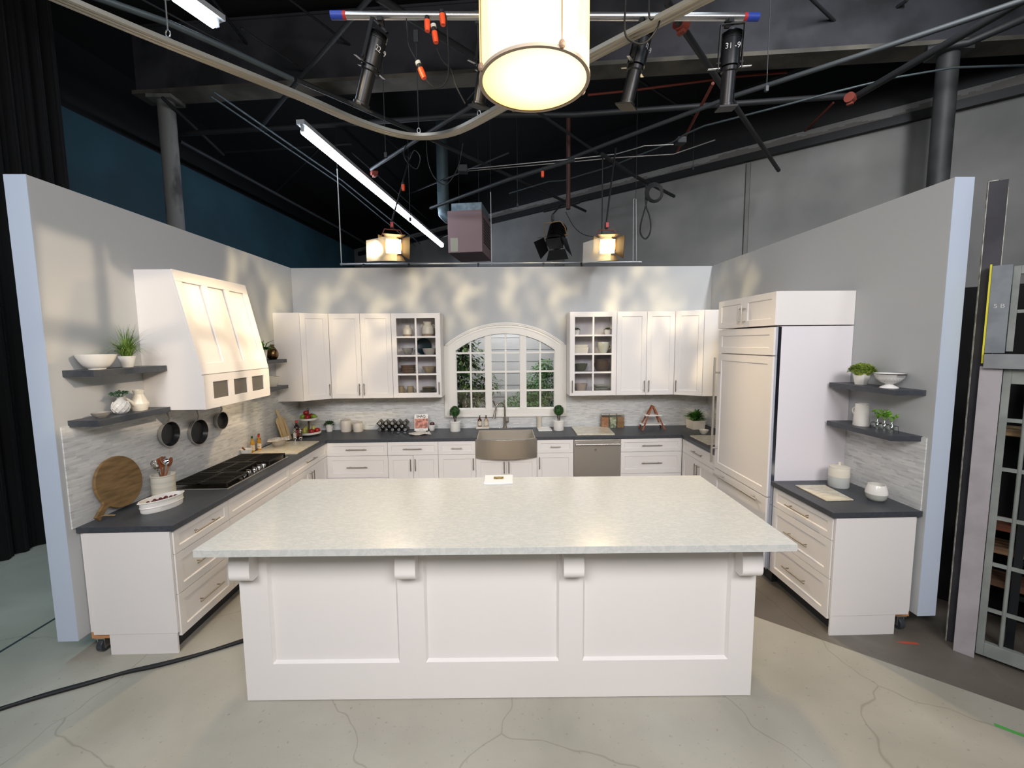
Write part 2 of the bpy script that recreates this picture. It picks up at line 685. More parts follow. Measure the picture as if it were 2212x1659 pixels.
wood = mat('pale_wood', 'cdb083', 0.5, col2='b3935f', nscale=5, stretch=(1, 9, 1))
oldwood = mat('weathered_wood', '8f7248', 0.6, col2='6d5434', nscale=4, stretch=(1, 1.5, 9), nlo=.35, nhi=.65)
redwood = mat('acacia_wood', '9a5a38', 0.5, col2='7b4329', nscale=9, stretch=(1, 1, 5))
greenm = mat('leaf_green', '3f6a26', 0.55, col2='6c9a3c', nscale=30)
darkgreen = mat('dark_leaf', '1d3f1c', 0.55, col2='35602c', nscale=22)
sagegreen = mat('succulent_green', '4e7158', 0.6, col2='6d9273', nscale=22)
limegreen = mat('lime_leaf', '6e8a30', 0.6, col2='a9b950', nscale=40)
soil = mat('potting_soil', '2c221a', 0.9)
tile = tile_mat()
isl_top = marble_mat('island_marble', 'cfcfca', 'c2c5c1', 16, 0.2)
board_marble = marble_mat('marble_board', 'e0d9c4', 'cdc3aa', 6, 0.18)
black_ceiling = mat('black_ceiling', '09090b', 0.85, col2='060608', nscale=2)
greywall = mat('warehouse_grey', '8b8a87', 0.85, col2='767674', nscale=1.1, nlo=.35, nhi=.7)
tealwall = mat('warehouse_teal', '2b505d', 0.7, col2='23424e', nscale=0.8)
girderm = mat('girder_paint', '34343a', 0.8, col2='17181a', nscale=1.4, nlo=.45, nhi=.62)
girderl = mat('girder_flange', '5a564d', 0.8, col2='3e3c36', nscale=2)
colm = mat('column_paint', '6f6f6a', 0.75, col2='3c3b38', nscale=5, stretch=(1, 1, .4), nlo=.5, nhi=.68)
pipem = mat('pipe_black', '1c1d1e', 0.55, 0.2)
pipeg = mat('pipe_grey', '414a4d', 0.5, 0.3)
silver = mat('pipe_silver', 'b9b9b9', 0.3, 0.9)
rust = mat('rusty_red', '6d2a1c', 0.7)
orange = mat('orange_plastic', 'f0521c', 0.4)
redp = mat('red_plastic', 'c32a20', 0.4)
rubber = mat('black_rubber', '141416', 0.6)

# ------------------------------------------------------------------ building shell
b = MB()
b.box(-9, 9.5, -9.5, 13, -0.12, 0)
structure('floor', b, floor_mat())
b = MB()
b.box(-9, 9.5, -9.5, 13, 6.5, 6.6)
structure('ceiling', b, black_ceiling)


def wall_run(name, p, q, z0, z1, t, m_, side=1):
    p, q = Vector((*p, 0)), Vector((*q, 0))
    d = (q - p).normalized()
    n = Vector((-d.y, d.x, 0)) * side
    mb = MB()
    mb.obox(p, d, n, (0, 0, 1), 0, (q - p).length, 0, t, z0, z1)
    return structure(name, mb, m_)


# long side wall on the left (teal below, black above), oblique block wall behind and to the right
LW0, LW1 = (-7.05, -8.5), (-5.27, 9.9)
wall_run('wall_left', LW0, LW1, 0, 5.5, .2, tealwall, 1)
wall_run('wall_left_upper', LW0, LW1, 5.5, 6.5, .2, black, 1)
BW0, BW1 = (-5.27, 9.9), (9.3, -2.45)
wall_run('wall_back', BW0, BW1, 0, 5.5, .2, greywall, 1)
wall_run('wall_back_upper', BW0, BW1, 5.5, 6.5, .2, black, 1)
wall_run('wall_right', (9.3, -2.45), (9.3, -9.2), 0, 6.5, .2, black, 1)
wall_run('wall_front', (-8, -9.2), (9.3, -9.2), 0, 6.5, .2, black, -1)
bd = (Vector((*BW1, 0)) - Vector((*BW0, 0))).normalized()
bn = Vector((-bd.y, bd.x, 0))
b = MB()
b.obox((*BW0, 0), bd, bn, (0, 0, 1), .4, 19, -.10, -.02, 5.22, 5.34)
structure('trim_1', b, pipem)
b = MB()       # ragged unpainted strip along the top of the block wall
rr = random.Random(3)
xs = [0.5 + i * .07 for i in range(264)]
for x0, x1 in zip(xs, xs[1:]):
    b.obox((*BW0, 0), bd, bn, (0, 0, 1), x0, x1, -.012, -.002, 5.36, 5.43 + .03 * math.sin(x0 * 2.1) + .02 * math.sin(x0 * 7.3) + rr.uniform(-.012, .018))
structure('trim_2', b, mat('bare_plaster', '6b6864', 0.9))
b = MB()       # pilaster strip and conduit down the block wall
b.obox((*BW0, 0), bd, bn, (0, 0, 1), 8.62, 8.85, -.09, -.001, 0, 4.1)
structure('trim_3', b, mat('pilaster_grey', '6c6b69', 0.8))
b = MB()
b.obox((*BW0, 0), bd, bn, (0, 0, 1), 12.6, 12.66, -.05, -.001, 0, 5.2)
structure('trim_4', b, mat('conduit_grey', '73726f', 0.7))
# girder across the hall with its two posts
gl_, gr_ = at(285, 203, 'Z', 5.55), at(2212, 84, 'Z', 5.55)
gd = (gr_ - gl_)
gd.z = 0
gd.normalize()
gn = Vector((-gd.y, gd.x, 0))
L = (gr_ - gl_).length + 1.5
b = MB()
b.obox(gl_, gd, gn, (0, 0, 1), 0, L, 0, .30, 0, .05)
o = b.build('trim_12', girderl, base=tuple(gl_))
o['kind'] = 'structure'
b = MB()
b.obox(gl_, gd, gn, (0, 0, 1), .05, L, .02, .06, .051, .84)
b.obox(gl_, gd, gn, (0, 0, 1), 0, L, 0, .30, .84, .87)
o = b.build('trim_5', girderm, base=tuple(gl_))
o['kind'] = 'structure'
for (u, vt, zt, rad, nm, mm, lab) in ((337, 200, 5.55, .105, 'support_column', colm, 'mottled pale grey round steel column rising behind the left set wall'),
                                      (2075, 92, 5.55, .105, 'support_column', mat('dark_column', '2b2c2c', .6, col2='3a3b3b', nscale=3), 'dark grey round steel column rising behind the right set wall')):
    p = at(u, vt, 'Z', zt) + gn * .15
    t = thing(nm, lab, 'column', (p.x, p.y, 0), kind='structure')
    b = MB()
    b.cyl((0, 0, 0), (0, 0, 5.545), rad, n=24)
    b.build('post', mm, t, local=True, smooth=40)
    b = MB()
    b.box(-.17, .17, -.14, .14, 5.50, 5.548)
    b.box(-.16, .16, -.16, .16, 0, .02)
    b.build('cap_plate', mm, t, local=True)
# black drape in front of the left wall, raised to black out its unlit top
b = MB()
n = 140
for i in range(n):
    y0, y1 = -6.2 + 5.5 * i / n, -6.2 + 5.5 * (i + 1) / n
    f = lambda y: -4.98 + .035 * math.sin(y * 38) + .015 * math.sin(y * 91 + 1)
    b.quad((f(y0), y0, 0.005), (f(y1), y1, 0.005), (f(y1), y1, 6.45), (f(y0), y0, 6.45))
o = b.build('stage_drape', mat('black_velour', '060607', 0.95), base=(-4.98, -3.7, 0), smooth=60)
md = o.modifiers.new('thickness', 'SOLIDIFY')
md.thickness = .006
tag(o, 'floor-length black drape hanging left of the left set wall', 'curtain')

# ------------------------------------------------------------------ kitchen set walls (rolling flats)
ZW = 0.155
b = MB()
b.box(XL - .134, XL, -3.247, .0, ZW, H)
structure('wall_set_left', b, paint, bevel=.003)
b = MB()
b.box(XR, XR + .131, -3.196, .0, ZW, H)
structure('wall_set_right', b, paint, bevel=.003)
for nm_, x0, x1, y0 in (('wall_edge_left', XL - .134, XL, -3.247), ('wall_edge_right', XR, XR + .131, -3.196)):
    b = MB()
    b.box(x0, x1, y0 - .003, y0 - .0005, ZW, H)  # thin pale-blue strip over the near end of each side wall
    structure(nm_, b, edge_pale_blue)
AX, AZ = .043, 1.103
RO, RI = 1.287, 1.134
OX0, OX1, OZ0 = -.648, .736, 1.186
arc = lambda r: (lambda x: AZ + math.sqrt(max(r * r - (x - AX) ** 2, 0)))
fl = lambda z: (lambda x: z)
xs = [OX0 + (OX1 - OX0) * i / 40 for i in range(41)]
b = MB()
b.box(XL - .134, OX0, 0, .13, ZW, H)
b.box(OX1, XR + .131, 0, .13, ZW, H)
b.box(OX0, OX1, 0, .13, ZW, OZ0)
b.strip(xs, arc(RI), fl(H), 0, .13)
structure('wall_set_back', b, paint)
# casters and wooden cleats under the flats
for (x, y, lab) in ((-2.80, -3.13, 'small grey caster wheel under the near end of the left set wall'),
                    (2.885, -3.10, 'small clear-rimmed caster wheel under the near end of the right set wall')):
    t = thing('caster_wheel', lab, 'wheel', (x, y, 0))
    b = MB()
    b.cyl((-.018, 0, .046), (.018, 0, .046), .045, n=20)
    b.build('tyre', mat('caster_grey', '3b4044', .35), t, local=True, smooth=40, bevel=.004)
    b = MB()
    b.box(-.026, -.02, -.02, .02, .03, .10)
    b.box(.02, .026, -.02, .02, .03, .10)
    b.box(-.035, .035, -.03, .03, .10, .108)
    b.build('fork', steel, t, local=True)
    b = MB()
    sx = 1 if x < 0 else -1
    b.box(min(-.05 * sx, .22 * sx), max(-.05 * sx, .22 * sx), -.03, .06, .108, .153)
    b.build('wood_cleat', mat('raw_pine', 'c78d5c', .7), t, local=True)

# backsplash tile sheets
for i, (x0, x1, y0, y1, z0, z1) in enumerate(((XL, XL + .008, -3.215, -.0, C, 1.597), (XR - .008, XR, -3.165, -2.482, C, 1.43),
                                              (XL + .008, OX0 - .152, -.008, 0, C, 1.40), (OX1 + .152, XR - .001, -.008, 0, C, 1.40), (OX0 - .152, OX1 + .152, -.008, 0, C, 1.09),
                                              (XR - .008, XR, -1.54, -.008, C, 1.40))):
    b = MB()
    b.box(x0, x1, y0, y1, z0, z1)
    o = structure('trim_%d' % (6 + i), b, tile)

# backdrop and greenery seen through the window
t = thing('backdrop_panel', 'pale grey lap-siding scenery panel standing behind the arched window', 'panel', (.04, 1.25, 0))
b = MB()
for k in range(15):
    z = .2 + k * .2
    b.prism([(0, z), (-.011, z), (-.004, z + .2), (0, z + .2)], 'X', -1.9, 1.9)
b.build('siding', mat('siding_grey', 'c4c6c6', .7), t, local=True)
b = MB()
for x in (-1.85, -.6, .6, 1.85):
    b.box(x - .02, x + .02, 0, .09, 0, 3.2)
b.box(-1.85, 1.85, .09, .12, .0, .04)
b.build('frame', mat('raw_pine', 'c78d5c', .7), t, local=True)


def leafy_tree(name, label, cat, base, blobs, nleaf, L, wd, m_leaf, trunk, seed, droop=.3):
    R = random.Random(seed)
    t = thing(name, label, cat, base)
    b = MB()
    for pts, r0, r1 in trunk:
        k = len(pts)
        b.tube(pts, r0, rr=[r0 + (r1 - r0) * i / (k - 1) for i in range(k)])
    b.build('trunk', mat('bark', '4a3a2a', .85, col2='2f2418', nscale=20), t, local=True, smooth=50)
    b = MB()
    for (c, r, sc) in blobs:
        for i in range(int(nleaf * r * r * 10)):
            d = Vector((R.gauss(0, 1), R.gauss(0, 1), R.gauss(0, 1))).normalized()
            p = Vector(c) + Vector((d.x * sc[0], d.y * sc[1], d.z * sc[2])) * r * (R.random() ** .4)
            dd = (d + Vector((R.uniform(-.6, .6), R.uniform(-.6, .6), R.uniform(-.9, .3) - droop))).normalized()
            b.leaf(p, dd, (0, 0, 1), L * R.uniform(.6, 1.25), wd * R.uniform(.7, 1.2))
    b.build('foliage', m_leaf, t, local=True)
    return t


ficm = mat('ficus_leaf', '284420', .4, col2='6f8f3a', nscale=7, nlo=.48, nhi=.68)
leafy_tree('ficus_tree', 'dark leafy ficus tree seen through the left panes of the arched window', 'tree', (-.62, .62, 0),
           [((-.05, 0, 1.95), .30, (1.3, .8, 1.1)), ((.05, 0, 1.55), .34, (1.3, .8, 1)), ((.1, -.05, 1.2), .30, (1.3, .8, 1)), ((.38, -.05, 1.48), .15, (1.4, .8, .9)), ((.0, 0, 2.15), .2, (1, .8, .8))],
           420, .095, .055, ficm, [([(0, 0, 0), (.03, 0, .6), (-.03, .02, 1.2), (.02, 0, 2.0)], .03, .012), ([(0, 0, 1.0), (.2, 0, 1.35), (.42, 0, 1.5)], .014, .006)], 5)
leafy_tree('boxwood_bush', 'bright green fine-leaved bush seen through the right panes of the arched window', 'bush', (.55, .62, 0),
           [((.05, 0, 1.45), .28, (1.1, .8, 1.2)), ((.02, 0, 1.15), .36, (1.35, .8, .9)), ((-.38, 0, 1.08), .22, (1.2, .8, .9)), ((.12, 0, 1.72), .18, (1, .8, .8)), ((-.1, 0, 1.3), .2, (1, .8, 1))],
           1500, .042, .032, mat('boxwood_leaf', '3b6b35', .5, col2='74a55f', nscale=6), [([(0, 0, 0), (.02, 0, .7), (.05, .0, 1.5)], .03, .01)], 6)
leafy_tree('dark_shrub', 'dark shrub behind the far right panes of the arched window', 'bush', (.86, .42, 0),
           [((0, 0, 1.62), .15, (.7, .7, 1.1)), ((0, 0, 1.38), .12, (.7, .7, 1.1))],
           600, .06, .035, darkgreen, [([(0, 0, 0), (.0, 0, .7), (0, .0, 1.6)], .02, .008)], 8)

# ------------------------------------------------------------------ arched window
wt = thing('window_1', 'white arched three-panel window with divided panes above the sink', 'window', (AX, 0, OZ0), kind='structure')
del wt['category']
trimw = mat('window_trim_white', 'e9e6df', .45)
b = MB()
xo = [AX - .846 + 1.692 * i / 48 for i in range(49)]
b.strip([OX0 + (OX1 - OX0) * i / 40 for i in range(41)], arc(RI + .004), arc(RO - .004), -.022, 0)
# legs and arch of the casing, then the raised outer mouldings
ZS = AZ + math.sqrt(RI * RI - (OX0 - AX) ** 2)
for s in (-1, 1):
    xa, xb = (AX - .846, OX0) if s < 0 else (OX1, AX + .846)
    xx = [xa + (xb - xa) * i / 8 for i in range(9)]
    b.strip(xx, fl(1.09), arc(RO), -.022, 0)
b.build('casing', trimw, wt, smooth=30)
b = MB()
for (ra, rb, y) in ((RO - .012, RO + .004, -.045), (RO - .03, RO - .012, -.036), (RO - .062, RO - .05, -.030)):
    x1 = math.sqrt(max(ra ** 2 - (2.077 - AZ) ** 2, 0))
    x1 = min(x1, .846)
    xx = [AX - x1 + 2 * x1 * i / 48 for i in range(49)]
    b.strip(xx, arc(ra), arc(rb), y, -.005)
for s in (-1, 1):
    for (a, c_, y) in ((.828, .852, -.045), (.806, .828, -.036), (.776, .788, -.030)):
        x0, x1 = sorted((AX + s * a, AX + s * c_))
        b.box(x0, x1, y, -.005, 1.09, 2.077)
b.build('outer_moulding', trimw, wt, smooth=30)
b = MB()
b.box(AX - .852, AX + .852, -.03, 0, 1.085, 1.186)
b.box(AX - .86, AX + .86, -.045, 0, 1.075, 1.098)
b.build('sill', trimw, wt, bevel=.003)
panes = ((-.648, -.234), (-.156, .253), (.331, .736))
mz = (1.441, 1.709, 1.975)
gm = glass_mat('window_glass', (1, 1, 1), .06)
b = MB()
for x0, x1 in ((-.234, -.156), (.253, .331)):
    xx = [x0 + (x1 - x0) * i / 4 for i in range(5)]
    b.strip(xx, fl(OZ0), arc(RI), -.01, .06)
b.build('mullion', trimw, wt)
for x0, x1 in panes:
    xx = [x0 + (x1 - x0) * i / 16 for i in range(17)]
    b = MB()
    xm = (x0 + x1) / 2
    b.strip([xm - .012, xm, xm + .012], fl(OZ0), arc(RI), .004, .03)
    for z in mz:
        zt = arc(RI)(x0 if x0 < 0 and x1 < 0 else x1)
        b.box(x0, x1, .006, .028, z - .012, z + .012)
    b.box(x0, x0 + .008, .0, .04, OZ0, min(arc(RI)(x0), arc(RI)(x0 + .008)))
    b.box(x1 - .008, x1, .0, .04, OZ0, min(arc(RI)(x1), arc(RI)(x1 - .008)))
    b.box(x0, x1, .0, .04, OZ0, OZ0 + .008)
    s = b.build('sash', trimw, wt)
    b = MB()
    b.strip(xx, fl(OZ0), arc(RI), .016, .019)
    b.build('pane', gm, s)


# ------------------------------------------------------------------ cabinet kit (local: front faces -y, x to the viewer's right)
def shaker(mb, x0, x1, z0, z1, y, t=.02, fw=.058, rec=.009, sl=.006):
    v = mb.bm.verts.new

    def ring(a0, a1, c0, c1, yy):
        return [v((a0, yy, c0)), v((a1, yy, c0)), v((a1, yy, c1)), v((a0, yy, c1))]
    A = ring(x0, x1, z0, z1, y)
    B = ring(x0 + fw, x1 - fw, z0 + fw, z1 - fw, y)
    Cc = ring(x0 + fw + sl, x1 - fw - sl, z0 + fw + sl, z1 - fw - sl, y + rec)
    D = ring(x0, x1, z0, z1, y + t)
    for P, Q in ((A, B), (B, Cc), (D, A)):
        for i in range(4):
            j = (i + 1) % 4
            mb.bm.faces.new((P[i], P[j], Q[j], Q[i]))
    mb.bm.faces.new(Cc)
    mb.bm.faces.new(D[::-1])
    return mb


def pull(parent, p0, p1, out=.032, r=.0055, m_=None, d=(0, -1, 0)):
    p0, p1, d = Vector(p0), Vector(p1), Vector(d)
    b = MB()
    b.cyl(p0 + d * out, p1 + d * out, r, n=10)
    e = (p1 - p0)
    for f in (.14, .86):
        q = p0 + e * f
        b.cyl(q, q + d * (out), r * .8, n=8)
    return b.build('handle', m_ or nickel, parent, local=True, smooth=40)


def front(t, kind, x0, x1, z0, z1, hx=None, g=.0025, fw=None, hl=.26):
    """One door or drawer front with its bar handle. hx: 'l','r' side for doors; None for drawers; 'n' no handle."""
    b = MB()
    if fw is None:
        fw = .058 if kind == 'door' else min(.055, (z1 - z0) * .26)
    shaker(b, x0 + g, x1 - g, z0 + g, z1 - g, 0, fw=fw)
    o = b.build(kind, white, t, local=True)
    if hx == 'n':
        return o
    if kind == 'door':
        x = x0 + .03 if hx[0] == 'l' else x1 - .03
        if hx[1:] == 't':
            pull(o, (x, 0, z1 - .20), (x, 0, z1 - .045))
        else:
            pull(o, (x, 0, z0 + .045), (x, 0, z0 + .20))
    else:
        c = (x0 + x1) / 2
        pull(o, (c - hl / 2, 0, (z0 + z1) / 2), (c + hl / 2, 0, (z0 + z1) / 2))
    return o


def base_cab(label, loc, rz, w_, rows, depth=.61, top=.873, name='base_cabinet', cut=None, side=None):
    t = thing(name, label, 'cabinet', loc, rz)
    b = MB()
    b.box(0, w_, .021, depth, .158, cut or top)
    b.build('body', white, t, local=True)
    b = MB()
    b.box(.0, w_, .075, .095, 0, .115)
    b.build('toe_kick', kick, t, local=True)
    for r in rows:
        front(t, *r)
    return t


ZD = .70
base_cab('white two-drawer base cabinet in the left inside corner of the back run', (-2.24, -.63, 0), 0, .773,
         [('drawer', .0, .773, ZD, .873), ('drawer', 0, .773, .415, ZD), ('drawer', 0, .773, .115, .415)])
base_cab('white base cabinet with one drawer over two doors left of the single-door cabinet', (-1.467, -.63, 0), 0, .638,
         [('drawer', 0, .638, ZD, .873, None, .0025, None, .24), ('door', 0, .319, .115, ZD, 'rt'), ('door', .319, .638, .115, ZD, 'lt')])
base_cab('white narrow base cabinet with drawer and single door directly left of the sink', (-.829, -.63, 0), 0, .477,
         [('drawer', 0, .477, ZD, .873, None, .0025, None, .14), ('door', 0, .477, .115, ZD, 'rt')])
base_cab('white two-door cabinet beneath the farmhouse sink', (-.352, -.63, 0), 0, .785,
         [('door', 0, .3925, .115, .65, 'rt'), ('door', .3925, .785, .115, .65, 'lt')], cut=.65, name='sink_cabinet')
base_cab('white narrow base cabinet between the sink and the dishwasher', (.433, -.63, 0), 0, .47,
         [('drawer', 0, .47, ZD, .873, None, .0025, None, .13), ('door', 0, .47, .115, ZD, 'lt')])
base_cab('white wide two-drawer base cabinet right of the dishwasher', (1.512, -.63, 0), 0, .796,
         [('drawer', 0, .796, ZD, .873), ('drawer', 0, .796, .415, ZD), ('drawer', 0, .796, .115, .415)])
base_cab('white near-end drawer cabinet under the left worktop with three drawers', (-2.235, -3.165, 0), PI / 2, .582,
         [('drawer', 0, .582, ZD, .873), ('drawer', 0, .582, .415, ZD), ('drawer', 0, .582, .115, .415)])
base_cab('long white base cabinet under the cooktop with plain false front', (-2.235, -2.583, 0), PI / 2, 1.007,
         [('drawer', 0, 1.007, ZD, .873, 'n'), ('drawer', 0, 1.007, .415, ZD, None), ('drawer', 0, 1.007, .115, .415)])
base_cab('white corner base cabinet between the cooktop and the back run', (-2.235, -1.576, 0), PI / 2, .944,
         [('drawer', 0, .944, ZD, .873), ('door', 0, .472, .115, ZD, 'rt'), ('door', .472, .944, .115, ZD, 'lt')])
base_cab('white corner base cabinet beside the refrigerator on the right run', (2.31, -.635, 0), -PI / 2, .90,
         [('drawer', 0, .9, ZD, .873), ('door', 0, .45, .115, ZD, 'rt'), ('door', .45, .9, .115, ZD, 'lt')], depth=.60)
base_cab('white near-end drawer cabinet under the right worktop with three drawers', (2.31, -2.487, 0), -PI / 2, .665,
         [('drawer', 0, .665, ZD, .873), ('drawer', 0, .665, .415, ZD), ('drawer', 0, .665, .115, .415)], depth=.60)
# end panels facing the camera
for (x0, x1, y, lab) in ((-2.81, -2.245, -3.167, 'flat white end panel closing the near end of the left cabinets'),
                         (2.318, 2.885, -3.154, 'flat white end panel closing the near end of the right cabinets')):
    t = thing('end_panel', lab, 'panel', ((x0 + x1) / 2, y, 0))
    b = MB()
    b.box(x0, x1, y - .018, y - .0005, .15, .872)
    b.build('panel', white, t, bevel=.001)
    b = MB()
    xa, xb = (x0 + .10, x1 - .01) if x0 < 0 else (x0 + .005, x1 - .09)
    b.box(xa, xb, y - .014, y - .0005, .0, .1495)
    b.build('kick_board', white, t, bevel=.001)

# worktops
b = MB()
b.prism([(XL + .001, -3.189), (-2.215, -3.189), (-2.215, -.64), (-.335, -.64), (-.335, -.10), (.415, -.10), (.415, -.64), (2.29, -.64), (2.29, -1.537),
         (XR - .001, -1.537), (XR - .001, -.001), (XL + .001, -.001)], 'Z', .875, C)
o = b.build('worktop', slate, base=(0, -.3, .875), bevel=.002)
tag(o, 'long dark slate-grey worktop wrapping the left, back and right corner runs', 'countertop')
b = MB()
b.box(2.29, XR - .001, -3.178, -2.484, .875, C)
o = b.build('worktop', slate, base=(2.6, -2.83, .875), bevel=.002)
tag(o, 'short dark slate-grey worktop on the near right drawer cabinet', 'countertop')


# wall cabinets
UB, UT = 1.397, 2.510


def wall_cab(label, loc, w_, doors, depth=.305, rz=0, h=None):
    t = thing('wall_cabinet', label, 'cabinet', loc, rz)
    hh = UT - UB
    b = MB()
    b.box(0, w_, .021, depth, 0, hh)
    b.build('body', white, t, local=True)
    for x0, x1, hx in doors:
        front(t, 'door', x0, x1, 0, hh, hx, fw=.062)
    return t


wall_cab('white two-door wall cabinet left of the left glass-fronted cabinet', (-2.252, -.33, UB), .807, [(0, .4035, 'r'), (.4035, .807, 'l')])
wall_cab('white two-door wall cabinet right of the right glass-fronted cabinet', (1.522, -.33, UB), .776, [(0, .4, 'r'), (.4, .776, 'l')])
# diagonal corner cabinets
for s, pts, lab in ((-1, [(-2.848, -.009), (-2.848, -.552), (-2.522, -.552), (-2.254, -.331), (-2.254, -.009)], 'white diagonal corner wall cabinet in the left corner'),
                    (1, [(2.30, -.009), (2.30, -.331), (2.597, -.518), (2.923, -.518), (2.923, -.009)], 'white diagonal corner wall cabinet in the right corner by the refrigerator')):
    t = thing('wall_cabinet', lab, 'cabinet', (-2.6 if s < 0 else 2.6, -.25, UB))
    b = MB()
    if s < 0:
        p0, p1 = Vector((-2.522, -.552, 0)), Vector((-2.254, -.331, 0))
        sh = [(-2.848, -.009), (-2.848, -.552), (-2.522, -.552), (-2.5345, -.5355), (-2.2665, -.3145), (-2.254, -.30), (-2.254, -.009)]
    else:
        p0, p1 = Vector((2.30, -.331, 0)), Vector((2.597, -.518, 0))
        sh = [(2.30, -.009), (2.30, -.31), (2.311, -.3145), (2.608, -.5015), (2.60, -.518), (2.923, -.518), (2.923, -.009)]
    b.prism(sh, 'Z', UB, UT)
    b.build('body', white, t)
    d = (p1 - p0)
    w_ = d.length
    b = MB()
    shaker(b, .003, w_ - .003, .003, UT - UB - .003, 0, t=.018, fw=.062)
    o = b.build('door', white, t, local=True)
    o.location = Vector((p0.x, p0.y, UB)) - W[t]
    o.rotation_euler = (0, 0, math.atan2(d.y, d.x))
    x = w_ - .03 if s < 0 else .03
    pull(o, (x, 0, .045), (x, 0, .20))

# glass-fronted cabinets: hollow body, shelves, divided glass door
GH = UT - UB
RAIL = .066
rowz = [RAIL + (GH - 2 * RAIL) * i / 4 for i in range(5)]


def glass_cab(label, loc, w_, hx):
    t = thing('glass_cabinet', label, 'cabinet', loc)
    b = MB()
    d = .305
    for x0 in (0, w_ - .018):
        b.box(x0, x0 + .018, .021, d, 0, GH)
    b.box(.018, w_ - .018, .021, d, 0, .018)
    b.box(.018, w_ - .018, .021, d, GH - .018, GH)
    b.build('body', white, t, local=True)
    b = MB()
    b.box(.018, w_ - .018, d - .012, d - .001, .018, GH - .018)
    for k in range(int(w_ / .05)):
        x = .03 + k * .05
        b.box(x, x + .006, d - .016, d - .012, .018, GH - .018)
    b.build('back_panel', white_in, t, local=True)
    for z in rowz[1:4]:
        b = MB()
        b.box(.018, w_ - .018, .03, d - .013, z - .009, z + .009)
        b.build('shelf', white_in, t, local=True)
    b = MB()
    b.box(.003, RAIL, 0, .02, .003, GH - .003)
    b.box(w_ - RAIL, w_ - .003, 0, .02, .003, GH - .003)
    b.box(RAIL, w_ - RAIL, 0, .02, .003, RAIL)
    b.box(RAIL, w_ - RAIL, 0, .02, GH - RAIL, GH - .003)
    b.box(w_ / 2 - .011, w_ / 2 + .011, .002, .016, RAIL, GH - RAIL)
    for z in rowz[1:4]:
        b.box(RAIL, w_ - RAIL, .004, .015, z - .011, z + .011)
    o = b.build('door', white, t, local=True)
    b = MB()
    b.box(RAIL - .004, w_ - RAIL + .004, .0165, .0195, RAIL - .004, GH - RAIL + .004)
    b.build('pane', glass_mat('cabinet_glass', (1, 1, 1), .07), o, local=True)
    x = .03 if hx == 'l' else w_ - .03
    pull(o, (x, 0, .045), (x, 0, .21))
    return t


GLX, GRX = -1.445, .898
GW, GWR = .639, .624
glass_cab('white wall cabinet with eight-pane glass door left of the arched window', (GLX, -.33, UB), GW, 'r')
glass_cab('white wall cabinet with eight-pane glass door right of the arched window', (GRX, -.33, UB), GWR, 'l')

# floating shelves
for x0, x1, y0, y1, z, lab in ((XL, -2.65, -3.165, -2.555, 1.96, 'dark floating shelf left of the range hood, upper one holding a bowl and grass plant'),
                               (XL, -2.65, -3.165, -2.555, 1.63, 'dark floating shelf left of the range hood, lower one holding a vase and pitcher'),
                               (XL, -2.65, -1.25, -.66, 1.94, 'dark floating shelf right of the range hood, upper one holding a bronze vase'),
                               (XL, -2.65, -1.25, -.66, 1.62, 'dark floating shelf right of the range hood, lower one holding a white bowl'),
                               (2.725, XR, -3.13, -2.505, 1.76, 'dark floating shelf near the refrigerator side, upper one holding a colander'),
                               (2.725, XR, -3.13, -2.505, 1.437, 'dark floating shelf near the refrigerator side, lower one holding a white jug')):
    b = MB()
    if x0 < 0:
        b.prism([(x0, y0), (x1, y0), (x1, y1), (x0, y1)], 'Z', z - .042, z)
    else:
        b.prism([(x0, y0 + .03), (x1, y0), (x1, y1), (x0, y1)], 'Z', z - .038, z)
    o = b.build('floating_shelf', slate, base=((x0 + x1) / 2, (y0 + y1) / 2, z - .04), bevel=.0015)
    tag(o, lab, 'shelf', 'dark floating shelves')

# ------------------------------------------------------------------ range hood
HY0, HY1 = -2.547, -1.585
t = thing('range_hood', 'tall white sloping range hood with three panels mounted over the cooktop', 'range hood', (XL, -2.06, 1.6))
b = MB()
b.prism([(XL, 1.60), (-2.392, 1.60), (-2.392, 1.88), (-2.572, 2.705), (XL, 2.705)], 'Y', HY0, HY1)
b.build('body', white, t, bevel=.002)
sv = Vector((-2.572 + 2.392, 0, 2.705 - 1.88))
sl_len = sv.length
sv.normalize()
nv = Vector((sv.z, 0, -sv.x))
O = Vector((-2.392, HY0, 1.88))
hw = HY1 - HY0
b = MB()
fr = .075
for v0, v1 in ((0, .09), (sl_len - .09, sl_len)):
    b.obox(O, (0, 1, 0), sv, nv, 0, hw, v0, v1, .0005, .014)
for k in range(4):
    c_ = k * (hw - fr) / 3
    b.obox(O, (0, 1, 0), sv, nv, c_, c_ + fr, .09, sl_len - .09, .0005, .014)
b.build('panel_frame', white, t, bevel=.0015)
b = MB()
O2 = (-2.392, HY0, 1.60)
cells = [(.11, .31), (.385, .585), (.66, .86)]
edges = [0] + [x for c2 in cells for x in c2] + [hw]
b.obox(O2, (0, 1, 0), (0, 0, 1), (1, 0, 0), 0, hw, 0, .075, .0005, .014)
b.obox(O2, (0, 1, 0), (0, 0, 1), (1, 0, 0), 0, hw, .215, .275, .0005, .014)
for a, c2 in zip(edges[0::2], edges[1::2]):
    b.obox(O2, (0, 1, 0), (0, 0, 1), (1, 0, 0), a, c2, .075, .215, .0005, .014)
b.build('valance', white, t, bevel=.0015)
for a, c2 in cells:
    b = MB()
    b.obox(O2, (0, 1, 0), (0, 0, 1), (1, 0, 0), a, c2, .075, .215, .001, .004)
    b.build('vent_grille', mat('vent_mesh', '77736c', .5, .5, bump=.5, bscale=600), t, label='grey mesh vent set into the lower band')

